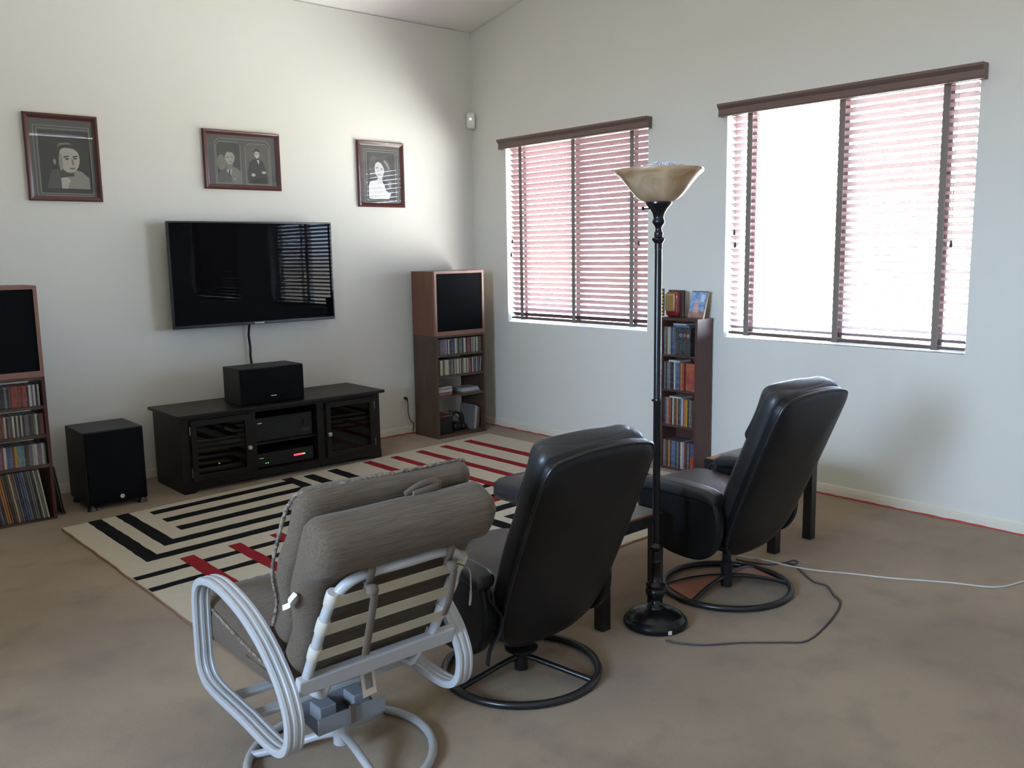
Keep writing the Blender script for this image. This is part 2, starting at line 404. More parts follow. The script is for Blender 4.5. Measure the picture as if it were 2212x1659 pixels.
for (a, b, c, d) in RECTS_R:
    stripe('red_stripe', a, b, c, d, M_rugr, .0142); stripe('red_stripe', 3.1-b, 3.1-a, 2.3-d, 2.3-c, M_rugr, .0142)

# ------------------------------------------------------------------ television, media cabinet, centre speaker, subwoofer
M_tvblack = mat('tv_bezel', (.012, .013, .015), .25)
M_screen = mat('tv_screen', (.003, .003, .004), .015, spec=.06)
M_chrome = mat('chrome', (.6, .6, .62), .25, metal=1)
M_logo = mat('logo_silver', (.75, .76, .78), .4, metal=.3)
TV = thing('television', 'large flat black television mounted on the back wall', 'television', (-2.126, -.115, 1.403))
hw_, hh_ = .628, .369
obj('bezel', MB().box((-hw_, -.005, -hh_), (hw_, .028, hh_)), M_tvblack, TV, bev=.004)
obj('screen', MB().box((-hw_+.011, -.0065, -hh_+.022), (hw_-.011, -.0052, hh_-.011)), M_screen, TV)
obj('back_housing', MB().box((-.45, .028, -.26), (.45, .055, .22)), M_tvblack, TV, bev=.01)
obj('wall_mount', MB().box((-.22, .055, -.16), (.22, .114, .16)), M_tvblack, TV)
def text(name, body, size, m, parent, loc, rot=(PI/2, 0, 0), ext=.0004):
    c = bpy.data.curves.new(name, 'FONT'); c.body = body; c.size = size; c.extrude = ext; c.align_x = 'CENTER'; c.align_y = 'CENTER'
    o = bpy.data.objects.new(name, c); dg = bpy.context.evaluated_depsgraph_get(); COL.objects.link(o)
    dg.update(); me = bpy.data.meshes.new_from_object(o.evaluated_get(dg)); COL.objects.unlink(o); bpy.data.objects.remove(o)
    me.materials.clear(); q = obj(name, me, m, parent); q.location = loc; q.rotation_euler = rot; return q
text('logo', 'SAMSUNG', .016, M_logo, TV, (.0, -.0062, -hh_+.010))

M_esp = mat('espresso_wood', (.009, .0065, .0055), .42, spec=.35, noise=(14, .5, (.006, .0045, .004)), stretch=(.3, 1, 6))
M_knob = mat('brushed_nickel', (.62, .58, .54), .35, metal=.8)
M_hinge = mat('brass_hinge', (.4, .34, .26), .35, metal=.9)
CX0, CX1, CYF, CYB = -2.945, -1.44, -.611, -.13
CAB = thing('media_cabinet', 'low espresso-black media cabinet with two glass doors under the television', 'cabinet', (0, 0, 0))
obj('top', MB().box((CX0-.025, CYF-.045, .503), (CX1+.025, CYB+.02, .524)), M_esp, CAB, bev=.004)
for x in (CX0, CX1-.022): obj('side_panel', MB().box((x, CYF, .0), (x+.022, CYB, .5025)), M_esp, CAB)
obj('back_panel', MB().box((CX0+.022, CYB-.01, .04), (CX1-.022, CYB, .5025)), M_esp, CAB)
obj('bottom_panel', MB().box((CX0+.022, CYF+.006, .055), (CX1-.022, CYB-.01, .075)), M_esp, CAB)
obj('shelf', MB().box((CX0+.022, CYF+.03, .243), (CX1-.022, CYB-.01, .258)), M_esp, CAB)
for x in (-2.45, -1.965): obj('divider', MB().box((x, CYF+.006, .075), (x+.02, CYB-.01, .5025)), M_esp, CAB)
fr = MB().box((CX0+.022, CYF, .480), (CX1-.022, CYF+.006, .5025))
for x0_, x1_ in ((CX0+.022, -2.885), (-2.475, -2.43), (-1.965, -1.903), (-1.497, CX1-.022)): fr.box((x0_, CYF, .075), (x1_, CYF+.006, .480))
obj('face_frame', fr, M_esp, CAB)
pl = [(CX0, .075), (CX0, 0), (CX0+.07, 0), (CX0+.10, .022), (CX0+.15, .03), (CX1-.15, .03), (CX1-.10, .022), (CX1-.07, 0), (CX1, 0), (CX1, .075)]
obj('plinth', MB().prism(pl, lambda x, z: (x, CYF-.006, z), lambda x, z: (x, CYF+.006, z)), M_esp, CAB)
def cab_door(x0, x1, knob_left):
    z0, z1 = .08, .478; t = .036
    d = MB().box((x0, CYF-.02, z0), (x0+t, CYF-.001, z1)).box((x1-t, CYF-.02, z0), (x1, CYF-.001, z1))
    d.box((x0+t, CYF-.02, z0), (x1-t, CYF-.001, z0+t)).box((x0+t, CYF-.02, z1-t), (x1-t, CYF-.001, z1))
    D = obj('door', d, M_esp, CAB)
    obj('glass', MB().box((x0+t, CYF-.012, z0+t), (x1-t, CYF-.009, z1-t)), M_cabglass, D)
    kx = x0+.016 if knob_left else x1-.016
    obj('knob', MB().rbox((kx, CYF-.034, .25), (.013, .011, .013), .004, 4), M_knob, D, smooth=40)
    hx = x1+.004 if knob_left else x0-.004
    for z in (.135, .415): obj('hinge', MB().lathe([(.004, -.028), (.0045, -.026), (.0045, .026), (.004, .028)], 8, (hx, CYF-.012, z)), M_hinge, D, smooth=40)
cab_door(-2.882, -2.478, False); cab_door(-1.90, -1.498, True)

M_av = mat('av_black', (.008, .008, .009), .35, spec=.35)
M_av2 = mat('av_panel', (.013, .013, .014), .35, spec=.35)
M_silver = mat('av_silver', (.22, .225, .23), .35, metal=.6)
M_ledr = mat('led_red', (.3, .02, .02), .4, emit=((1, .03, .05), .9)); M_ledg = mat('led_green', (.05, .3, .05), .4, emit=((.15, 1, .2), .45)); M_leda = mat('led_amber', (.3, .2, .05), .4, emit=((1, .6, .1), .4))
def av_box(name, label, lo, hi, m, front=None, feet=.006):
    T = thing(name, label, 'electronics', ((lo[0]+hi[0])/2, (lo[1]+hi[1])/2, lo[2]))
    hx, hy, h = (hi[0]-lo[0])/2, (hi[1]-lo[1])/2, hi[2]-lo[2]
    obj('case', MB().box((-hx, -hy+.012, feet), (hx, hy, h)), m, T, bev=.002)
    obj('front_panel', MB().box((-hx, -hy, feet), (hx, -hy+.0115, h)), front or m, T, bev=.002)
    for x in (-hx+.03, hx-.03):
        for y in (-hy+.04, hy-.04): obj('foot', MB().lathe([(.012, 0), (.012, feet)], 10, (x, y, 0)), M_av, T)
    return T, hx, hy, h
T, hx, hy, h = av_box('receiver', 'black receiver with display strip on the upper middle cabinet shelf', (-2.42, -.575, .2585), (-1.985, -.22, .425), M_av, M_av2)
obj('display', MB().box((-.10, -hy-.0015, .118), (.11, -hy-.0002, .143)), M_tvblack, T)
obj('brand_plate', MB().box((-hx+.02, -hy-.0015, .128), (-hx+.05, -hy-.0002, .135)), M_logo, T)
obj('volume_knob', MB().tube([(hx-.06, -hy-.02, .10), (hx-.06, -hy-.0002, .10)], .02, 20), M_av, T, smooth=40)
for k in range(4): obj('button', MB().box((hx-.085+.016*k, -hy-.003, .04), (hx-.077+.016*k, -hy-.0002, .044)), M_silver, T)
for k in range(4): obj('button', MB().box((hx-.085+.016*k, -hy-.003, .055), (hx-.077+.016*k, -hy-.0002, .059)), M_silver, T)
T, hx, hy, h = av_box('disc_changer', 'black disc player with glowing red display on the lower middle cabinet shelf', (-2.42, -.575, .0755), (-1.985, -.22, .175), M_av, M_av2)
obj('red_display', MB().box((hx-.155, -hy-.0015, .048), (hx-.088, -hy-.0002, .060)), M_ledr, T)
obj('green_display', MB().box((hx-.087, -hy-.0015, .050), (hx-.068, -hy-.0002, .058)), M_ledg, T)
for k in range(2): obj('indicator_light', MB().box((-hx+.063+.016*k, -hy-.0015, .028), (-hx+.068+.016*k, -hy-.0002, .034)), M_ledg, T)
obj('brand_plate', MB().box((-hx+.02, -hy-.0015, .066), (-hx+.05, -hy-.0002, .073)), M_logo, T)
obj('button', MB().box((hx-.03, -hy-.0015, .048), (hx-.012, -hy-.0002, .052)), M_silver, T)
T, hx, hy, h = av_box('game_console', 'silver grey player at the bottom behind the left cabinet door', (-2.86, -.57, .0755), (-2.50, -.27, .135), M_silver)
T, hx, hy, h = av_box('cable_box', 'slim black box with amber light on the silver player in the left cabinet', (-2.84, -.56, .1352), (-2.53, -.28, .175), M_av)
obj('indicator_light', MB().box((.0, -hy-.0015, .02), (.012, -hy-.0002, .026)), M_leda, T)
T, hx, hy, h = av_box('video_player', 'grey video player on the upper shelf behind the left cabinet door', (-2.85, -.55, .2585), (-2.52, -.27, .33), M_av2, M_silver)
T, hx, hy, h = av_box('tape_deck', 'silver fronted deck at the bottom behind the right cabinet door', (-1.88, -.57, .0755), (-1.53, -.27, .16), M_silver)
T, hx, hy, h = av_box('amplifier', 'dark amplifier on the upper shelf behind the right cabinet door', (-1.88, -.55, .2585), (-1.53, -.25, .36), M_av2, M_av2)

M_blk = mat('black_ash_vinyl', (.013, .013, .014), .5, spec=.4, noise=(60, .4, (.008, .008, .009)))
M_cloth = mat('speaker_cloth', (.006, .0065, .008), .95, spec=.1, bump=(500, .3))
T = thing('center_speaker', 'black box centre-channel speaker standing on the media cabinet', 'speaker', (-2.268, -.435, .5245))
obj('cabinet', MB().box((-.237, -.125, 0), (.237, .135, .248)), M_blk, T, bev=.004)
obj('grille', MB().box((-.232, -.142, .005), (.232, -.1255, .243)), M_cloth, T, bev=.005)
obj('badge', MB().box((-.02, -.1435, .046), (.02, -.1422, .052)), M_logo, T)
T = thing('subwoofer', 'black subwoofer cube on the carpet left of the media cabinet', 'subwoofer', (-3.347, -.41, 0))
obj('cabinet', MB().box((-.178, -.18, .032), (.178, .19, .49)), M_blk, T, bev=.006)
obj('grille', MB().box((-.172, -.197, .040), (.172, -.1805, .484)), M_cloth, T, bev=.008)
obj('badge', MB().tube([(.02, -.2005, .07), (.02, -.1972, .07)], .013, 20), M_logo, T, smooth=40)
for x in (-.15, .15):
    for y in (-.16, .15): obj('foot', MB().lathe([(.03, 0), (.026, .012), (.018, .0318)], 14, (x, y, 0)), M_tvblack, T, smooth=40)
# television cable running down the wall
pth = [(-2.175, -.085, 1.06), (-2.175, -.045, 1.02), (-2.176, -.03, .95), (-2.168, -.03, .86), (-2.172, -.032, .80), (-2.166, -.034, .72), (-2.166, -.045, .62), (-2.166, -.07, .54), (-2.166, -.08, .40)]
tag(obj('television_cable', MB().tube(pth, .0095, 8), mat('cable_black', (.012, .012, .012), .5), smooth=60), 'black cable bundle hanging down the wall below the television', 'cable')

# ------------------------------------------------------------------ speaker towers with CDs and records
ORD = ['first', 'second', 'third', 'fourth', 'fifth', 'sixth', 'seventh', 'eighth', 'ninth', 'tenth', 'eleventh', 'twelfth', 'thirteenth', 'fourteenth', 'fifteenth', 'sixteenth', 'seventeenth', 'eighteenth', 'nineteenth']
def ordinal(n):                                  # n from 1
    if n <= 19: return ORD[n-1]
    t = {2: 'twent', 3: 'thirt', 4: 'fort', 5: 'fift'}[n//10]
    return t + 'ieth' if n % 10 == 0 else t + 'y-' + ORD[n % 10 - 1]
M_walnut = mat('walnut_veneer', (.165, .07, .038), .45, noise=(7, .6, (.11, .046, .026)), stretch=(3, 3, .35))
M_walnut_edge = mat('walnut_edge', (.27, .14, .10), .4, noise=(9, .5, (.19, .09, .06)), stretch=(1, 1, .6))
M_brown = mat('brown_shelf_board', (.085, .052, .034), .5, noise=(6, .6, (.055, .032, .022)), stretch=(4, 4, .4))
M_mahog = mat('mahogany_shelf_board', (.07, .022, .018), .5, noise=(6, .5, (.045, .016, .013)), stretch=(3, 3, .4))
def print_mat(name, col, second, scale=40, amt=.6, stretch=(1, 1, 1), rough=.3):
    return mat(name, col, rough, noise=(scale, amt, second), stretch=stretch)
SP = {  # spine finishes: name -> materials
 'white': print_mat('spine_white', (0.504, 0.497, 0.446), (0.252, 0.238, 0.216), 60, .5),
 'cream': print_mat('spine_cream', (0.432, 0.403, 0.302), (0.288, 0.245, 0.180), 60, .5),
 'black': print_mat('spine_black', (0.018, 0.017, 0.019), (0.158, 0.151, 0.144), 70, .5),
 'grey': print_mat('spine_grey', (0.115, 0.115, 0.119), (0.288, 0.281, 0.274), 70, .5),
 'red': print_mat('spine_red', (0.230, 0.032, 0.029), (0.360, 0.216, 0.187), 60, .4),
 'brown': print_mat('spine_brown', (0.108, 0.061, 0.036), (0.252, 0.180, 0.122), 60, .5),
 'blue': print_mat('spine_blue', (0.040, 0.072, 0.173), (0.252, 0.302, 0.396), 60, .5),
 'purple': print_mat('spine_purple', (0.144, 0.094, 0.151), (0.302, 0.252, 0.302), 60, .5),
 'orange': print_mat('spine_orange', (0.360, 0.137, 0.043), (0.396, 0.302, 0.158), 60, .4),
 'yellow': print_mat('spine_yellow', (0.446, 0.302, 0.050), (0.360, 0.086, 0.036), 60, .5),
 'green': print_mat('spine_green', (0.072, 0.122, 0.072), (0.274, 0.302, 0.216), 60, .5),
 'lilac': print_mat('spine_lilac', (0.245, 0.230, 0.302), (0.432, 0.432, 0.468), 60, .5),
 'teal': print_mat('spine_teal', (0.086, 0.187, 0.202), (0.360, 0.396, 0.360), 60, .5),
}
CASES = {}
def case_mesh(w_, d_, h_, m):
    k = (round(w_, 4), round(d_, 4), round(h_, 4), m.name)
    if k not in CASES:
        me = MB().box((0, 0, 0), (w_, d_, h_)).mesh('case'); me.materials.append(m); CASES[k] = me
    return CASES[k]
def case_obj(name, w_, d_, h_, color, loc, label, cat, group, rot=(0, 0, 0)):
    o = bpy.data.objects.new(name, case_mesh(w_, d_, h_, SP[color])); COL.objects.link(o)
    o.location = loc; o.rotation_euler = rot
    return tag(o, label, cat, group)
def cd_row(x0, x1, yfront, z, colors, where, group):
    items = []; x = x0; k = 0
    while True:
        wd = random.choice((.0104,)*7 + (.0104*1.25, .024))
        if x + wd > x1: break
        items.append((x, wd)); x += wd + .0004
    for i, (x, wd) in enumerate(items):
        c = colors[i % len(colors)] if not callable(colors) else colors(i)
        h_ = .125 if wd < .02 else .125
        case_obj('compact_disc_case', wd, .142, h_, c, (x, yfront + random.uniform(0, .006), z), '%s-spined CD case, %s from left in the %s' % (c, ordinal(i+1), where), 'cd case', group)
    return x
def tower(name, label, x0, x1, yf, yb, boards, mside, mboard):
    T = thing(name, label, 'shelf', ((x0+x1)/2, (yf+yb)/2, 0)); hx, hy = (x1-x0)/2, (yb-yf)/2
    for s in (-1, 1): obj('side_panel', MB().box((min(s*hx, s*(hx-.018)), -hy, 0), (max(s*hx, s*(hx-.018)), hy, .855)), mside, T)
    for i, (a, b) in enumerate(boards): obj('shelf_board', MB().box((-hx+.018, -hy+(.004 if 0 < i else 0), a), (hx-.018, hy, b)), mboard, T)
    return T
def tower_speaker(label, x0, x1, yf, yb):
    T = thing('tower_speaker', label, 'speaker', ((x0+x1)/2, (yf+yb)/2, .8555)); hx, hy, H_ = (x1-x0)/2, (yb-yf)/2, .525
    obj('cabinet', MB().box((-hx, -hy+.022, 0), (hx, hy, H_)), M_walnut, T)
    e = .02; fr = MB().box((-hx, -hy, 0), (-hx+e, -hy+.0218, H_)).box((hx-e, -hy, 0), (hx, -hy+.0218, H_)).box((-hx+e, -hy, 0), (hx-e, -hy+.0218, .034)).box((-hx+e, -hy, H_-e), (hx-e, -hy+.0218, H_))
    obj('front_rim', fr, M_walnut_edge, T)
    obj('grille', MB().box((-hx+e+.001, -hy+.006, .035), (hx-e-.001, -hy+.0216, H_-e-.001)), M_cloth, T, bev=.003)
RX0, RX1, RYF, RYB = -.737, -.222, -.392, -.07
B_R = [(.837, .855), (.680, .697), (.507, .5255), (.336, .352), (0.0, .025)]
tower('shelf_tower', 'tall brown open shelf under the right speaker in the corner', RX0, RX1, RYF, RYB, B_R, M_brown, M_brown)
tower_speaker('walnut speaker with black grille on the shelf tower in the corner', RX0, RX1, RYF, RYB)
pal1 = ['white', 'black', 'grey', 'purple', 'purple', 'purple', 'lilac', 'black', 'white', 'black', 'black', 'blue', 'black', 'white', 'grey', 'black', 'green', 'grey', 'black', 'white', 'white', 'red', 'black', 'red', 'red', 'brown', 'black', 'cream', 'black', 'white', 'black', 'cream', 'white', 'black', 'brown', 'grey', 'cream', 'brown', 'white', 'black', 'green', 'cream']
pal2 = ['white', 'black', 'brown', 'cream', 'cream', 'black', 'brown', 'cream', 'white', 'grey', 'black', 'brown', 'green', 'grey', 'black', 'cream', 'green', 'cream', 'white', 'black', 'cream', 'black', 'brown', 'grey', 'cream', 'black', 'white', 'brown', 'red', 'red', 'black', 'white', 'black', 'grey', 'black', 'lilac', 'black']
cd_row(RX0+.0195, RX1-.020, RYF+.018, .6975, pal1, 'upper CD row below the corner speaker', 'CDs in the upper row of the corner tower')
cd_row(RX0+.0195, RX1-.074, RYF+.018, .526, pal2, 'second CD row below the corner speaker', 'CDs in the second row of the corner tower')
for i, c in enumerate(('grey', 'black', 'lilac')):
    case_obj('compact_disc_case', .0098, .142, .122, c, (RX1-.072+.0125*i, RYF+.02, .5285), '%s leaning CD case, %s at right end of the second CD row' % (c, ordinal(i+1)), 'cd case', 'leaning CDs', rot=(0, math.radians(6), 0))
for i in range(7):
    c = ['red', 'grey', 'red', 'white', 'white', 'grey', 'white'][i]
    case_obj('compact_disc_case', .142, .125, .0104, c, (RX0+.022 + random.uniform(0, .004), RYF+.012+random.uniform(0, .01), .3525+.0108*i), '%s CD case lying flat, %s from bottom of left pile in corner tower' % (c, ordinal(i+1)), 'cd case', 'flat CD pile')
for i in range(3):
    c = ['grey', 'white', 'lilac'][i]
    case_obj('disc_case', .19, .135, .014, c, (RX1-.235 + random.uniform(-.01, .01), RYF+.02+random.uniform(0, .02), .3525+.0144*i), '%s disc case lying flat, %s from bottom of right pile in corner tower' % (c, ordinal(i+1)), 'disc case', 'flat disc pile')
T = thing('small_speaker_box', 'small black box with reddish top on the floor shelf of the corner tower', 'electronics', (RX0+.105, RYF+.13, .0255))
obj('case', MB().box((-.075, -.10, 0), (.065, .12, .15)), M_av, T, bev=.004); obj('lid', MB().box((-.075, -.10, .1505), (.065, .12, .158)), mat('lid_red', (.16, .05, .035), .5), T)
T = thing('headset', 'black headset with cable lying on the floor shelf of the corner tower', 'headset', (RX0+.285, RYF+.12, .0255))
obj('ear_cup', MB().rbox((-.02, .0, .035), (.05, .055, .035), .03, 6), M_av, T, smooth=60)
obj('ear_cup', MB().rbox((.052, .0, .03), (.03, .05, .03), .028, 6), M_av, T, smooth=60)
obj('headband', MB().tube([(.02 + .055*math.cos(a), .02+.02*math.sin(a*.5), .06 + .085*math.sin(a)) for a in [PI*k/12 for k in range(13)]], .011, 8), M_av, T, smooth=60)
obj('cable', MB().tube([(-.02, .02, .06), (-.03, .05, .12), (-.01, .09, .16), (.02, .10, .15), (.04, .08, .11), (.06, .04, .08)], .003, 6), M_av, T, smooth=60)
for i, (c, w_, an) in enumerate((('grey', .012, 8), ('cream', .016, 6), ('purple', .010, 5), ('brown', .008, 4))):
    case_obj('magazine', w_, .20, .21-.01*i, c, (RX1-.125+.022*i, RYF+.04, .0285), '%s magazine leaning upright, %s from left on the corner tower floor shelf' % (c, ordinal(i+1)), 'magazine', 'magazines in the corner tower', rot=(0, math.radians(an), 0))

LX1 = -3.70; LX0 = LX1-.515; LYF, LYB = -.590, -.27
B_L = [(.837, .855), (.668, .685), (.497, .5145), (.318, .337), (0.0, .012)]
tower('shelf_tower', 'mahogany shelf with CDs and records at the left edge', LX0, LX1, LYF, LYB, B_L, M_mahog, M_brown)
tower_speaker('walnut speaker with black grille at the left edge of the picture', LX0, LX1, LYF, LYB)
lp1 = ['red', 'red', 'black', 'white', 'purple', 'white', 'black', 'white', 'grey', 'black', 'black', 'black', 'grey', 'black', 'brown', 'red', 'red', 'brown']
lp2 = ['purple', 'grey', 'black', 'brown', 'green', 'white', 'black', 'brown', 'red', 'cream', 'black', 'grey', 'brown', 'white', 'black', 'cream', 'black', 'white', 'black']
lp3 = ['cream', 'white', 'purple', 'purple', 'white', 'green', 'purple', 'red', 'white', 'blue', 'blue', 'purple', 'brown', 'yellow', 'teal', 'teal', 'black', 'brown', 'purple', 'grey']
for zz, pp, nm in ((.6855, lp1, 'top CD row of the left tower'), (.515, lp2, 'middle CD row of the left tower'), (.3375, lp3, 'lowest CD row of the left tower')):
    cd_row(-4.06, LX1-.021, LYF+.016, zz, pp[::1], nm, 'CDs in the ' + nm)
lpc = ['yellow', 'black', 'grey', 'black', 'grey', 'black', 'orange', 'orange', 'brown', 'black', 'brown', 'cream', 'brown', 'purple', 'black', 'blue', 'blue', 'grey', 'black', 'grey', 'grey', 'black', 'cream', 'green', 'cream']
x = -4.03
for i, c in enumerate(lpc):
    w_ = .0095
    case_obj('record_sleeve', w_, .295, .297, c, (x, LYF+.012+random.uniform(0, .008), .0145), '%s record sleeve, %s from left on the bottom shelf of the left tower' % (c, ordinal(i+1)), 'record', 'records in the left tower', rot=(0, math.radians(-7.5), 0)); x += .0118
for i, (c, dx) in enumerate((('black', 0), ('brown', .012))):
    case_obj('record_sleeve', .005, .30, .30, c, (LX1+.046+dx, LYF+.06, .002), '%s record sleeve leaning outside against the left tower, %s one' % (c, ('inner', 'outer')[i]), 'record', 'records leaning outside the tower', rot=(0, math.radians(-7.5), 0))

# ------------------------------------------------------------------ DVD rack on the right wall
M_rack = mat('rack_laminate', (.085, .036, .028), .5, noise=(5, .5, (.055, .024, .02)), stretch=(3, 3, .3))
DX0, DX1, DY0, DY1 = -.185, -.022, -2.588, -2.272
T = thing('dvd_rack', 'narrow dark brown bookcase full of DVDs between the two windows', 'bookcase', (0, 0, 0))
for y in (DY0, DY1-.02): obj('side_panel', MB().box((DX0, y, 0), (DX1, y+.02, 1.045)), M_rack, T)
obj('top', MB().box((DX0-.004, DY0-.004, 1.0455), (DX1, DY1+.004, 1.063)), M_rack, T)
obj('back_panel', MB().box((DX1-.005, DY0+.02, .02), (DX1, DY1-.02, 1.045)), M_rack, T)
RZ = [.013, .316, .566, .808]
for i, z in enumerate(RZ): obj('shelf_board', MB().box((DX0+(.004 if i else 0), DY0+.02, max(0, z-.013)), (DX1-.005, DY1-.02, z)), M_rack, T)
def dvd_row(zi, items, where):
    y = DY1-.0215; z = RZ[zi]+.0005
    for i, (c, t) in enumerate(items):
        y -= t
        case_obj('dvd_case', .135, t, .19 if t < .03 else .188, c, (DX0+.014+random.uniform(0, .006), y, z), '%s DVD, %s from left on the %s of the narrow bookcase' % (c + ('-spined' if t < .03 else ' boxed set'), ordinal(i+1), where), 'dvd', 'DVDs in the narrow bookcase'); y -= .0004
    return y
dvd_row(0, [('grey', .014), ('brown', .014), ('black', .014), ('orange', .015), ('black', .014), ('blue', .019), ('blue', .014), ('black', .014), ('grey', .014), ('black', .013), ('white', .014), ('lilac', .016), ('red', .011), ('black', .02), ('grey', .012), ('black', .012)], 'bottom shelf')
dvd_row(1, [('black', .014), ('blue', .014), ('orange', .016), ('red', .015), ('black', .014), ('white', .013), ('brown', .014), ('brown', .013), ('yellow', .011), ('black', .014), ('blue', .012), ('white', .013), ('red', .012), ('orange', .013), ('yellow', .012), ('black', .013), ('grey', .014), ('brown', .014), ('black', .015)], 'third shelf')
dvd_row(2, [('grey', .014), ('black', .014), ('grey', .015), ('grey', .013), ('black', .014), ('black', .013), ('white', .015), ('blue', .016), ('blue', .012), ('brown', .015), ('orange', .012), ('red', .017)], 'second shelf')
yr = dvd_row(3, [('teal', .014), ('brown', .014), ('cream', .014), ('lilac', .014), ('black', .015), ('blue', .013), ('grey', .012)], 'top shelf')
# boxed sets shown by their fronts
def boxset(name, label, y1, w_, z, h_, m):
    B = thing(name, label, 'boxed set', (DX0+.012, y1-w_/2, z))
    obj('sleeve', MB().box((0, -w_/2, 0), (.13, w_/2, h_)), m, B, bev=.002); return B
B_ = boxset('boxed_set', 'black boxed set with four coloured discs on its front, top shelf of narrow bookcase', yr-.001, .128, RZ[3]+.0005, .192, SP['black'])
for i, c in enumerate(((.10, .06, .05), (.05, .22, .42), (.36, .08, .05), (.28, .20, .14))):
    mm = mat('disc_print_%d' % i, c, .4, noise=(60, .5, None))
    y = .046-.031*i
    obj('printed_disc', MB().tube([(-.0012, y, .138), (-.0003, y, .138)], .0145, 18), mm, B_)
    obj('printed_text', MB().box((-.0010, y-.012, .035), (-.0003, y+.012, .080)), mat('dim_print', (.09, .09, .10), .5, noise=(150, .8, (.02, .02, .02))), B_)
obj('printed_line', MB().box((-.0010, -.060, .094), (-.0003, .060, .0955)), SP['grey'], B_)
boxset('boxed_set', 'mottled red boxed set on the second shelf of the narrow bookcase', -2.486, .079, RZ[2]+.0005, .192, print_mat('red_box_print', (.26, .05, .045), (.42, .18, .08), 22, .6))
B_ = boxset('boxed_set', 'dark blue boxed set with red lower half at right end of bottom shelf', -2.5325, .034, RZ[0]+.0005, .192, print_mat('blue_box_print', (.045, .06, .14), (.12, .14, .24), 40, .6))
obj('red_print', MB().box((-.0012, -.016, .004), (-.0003, .016, .10)), mat('red_cover_print', (.38, .07, .04), .4, noise=(50, .5, (.25, .04, .03))), B_)
for nm, c, y, z, w_, h_ in (('white paperback lying on the DVDs of the second shelf', 'white', -2.385, RZ[2]+.192, .095, .013), ('thin white DVD lying on the DVDs of the third shelf', 'white', -2.40, RZ[1]+.192, .105, .010),
                        ('blue DVD lying on the top row in the narrow bookcase', 'blue', -2.445, RZ[3]+.193, .14, .014), ('white DVD lying above the blue one on the top row', 'white', -2.43, RZ[3]+.2078, .11, .010)):
    case_obj('dvd_case', .125, w_, h_, c, (DX0+.012, y-w_/2, z), nm, 'dvd', 'DVDs lying flat in the narrow bookcase')
# on top of the rack
T = thing('display_case', 'plain dark case with rounded red and gold front on top of narrow bookcase', 'ornament', (-.10, -2.355, 1.0635))
obj('backing', MB().box((-.012, -.055, 0), (.012, .075, .186)), mat('case_dark', (.045, .035, .03), .4), T, bev=.003)
obj('red_shell', MB().rbox((-.022, .022, .090), (.026, .058, .086), .026, 8), mat('case_red', (.20, .018, .016), .2, coat=.5), T, smooth=60)
obj('gold_panel', MB().rbox((-.047, .032, .102), (.006, .042, .060), .0055, 6), mat('case_gold', (.36, .24, .10), .3, metal=.4), T, smooth=60)
strip = obj('film_strip', MB().box((-.052, .080, .008), (-.047, .108, .196)), mat('strip_dark', (.06, .035, .025), .4), T)
for k in range(7): obj('strip_window', MB().box((-.0535, .086, .018+.025*k), (-.0522, .102, .032+.025*k)), mat('strip_gold', (.55, .42, .16), .4), strip)
T = thing('cover_box', 'blue and orange printed DVD box leaning on the wall atop narrow bookcase', 'dvd', (-.125, -2.520, 1.0637), 0)
T.rotation_euler = (math.radians(0), math.radians(17), 0)
obj('case', MB().box((0, -.066, 0), (.015, .066, .19)), SP['brown'], T, bev=.001)
obj('cover_print', MB().box((-.0012, -.062, .048), (-.0003, .062, .182)), print_mat('cover_blue', (.10, .22, .48), (.42, .52, .66), 30, .7), T)
obj('cover_print', MB().box((-.0013, -.062, .006), (-.0003, .062, .047)), print_mat('cover_sand', (.40, .22, .17), (.16, .11, .10), 45, .8), T)
obj('cover_print', MB().prism([(-.02, .04), (.03, .04), (.022, .10), (.006, .14), (-.008, .10)], lambda a, b: (-.0022, a, b), lambda a, b: (-.0014, a, b)), print_mat('cover_peach', (.52, .28, .22), (.62, .46, .40), 50, .7), T)
obj('cover_print', MB().box((-.0020, -.050, .115), (-.0014, -.018, .165)), print_mat('cover_pale', (.55, .65, .74), (.35, .5, .68), 50, .6), T)

# ------------------------------------------------------------------ pictures, outlet, sensor
M_pframe = mat('mahogany_frame', (.085, .020, .018), .3, coat=.3, noise=(10, .5, (.055, .014, .013)))
M_mat = mat('picture_mat', (.115, .115, .115), .8, noise=(30, .2, (.10, .10, .10)))
M_line = mat('mat_line', (.42, .40, .33), .6)
def flat_poly(name, pts, m, parent, org, yoff):
    return obj(name, MB().prism(pts, lambda a, b: (org[0]+a, yoff, org[1]+b), lambda a, b: (org[0]+a, yoff+.0004, org[1]+b)), m, parent)
def ell(cx, cy, rx, ry, n=20, a0=0): return [(cx+rx*math.cos(2*PI*k/n+a0), cy+ry*math.sin(2*PI*k/n+a0)) for k in range(n)]
def tone(v, warm=0): return mat('print_tone_%d_%d' % (round(v*1000), round(warm*100)), (v*(1+.10*warm), v, v*(1-.22*warm)), .5, noise=(30, .25, (v*.75, v*.75, v*.72)))
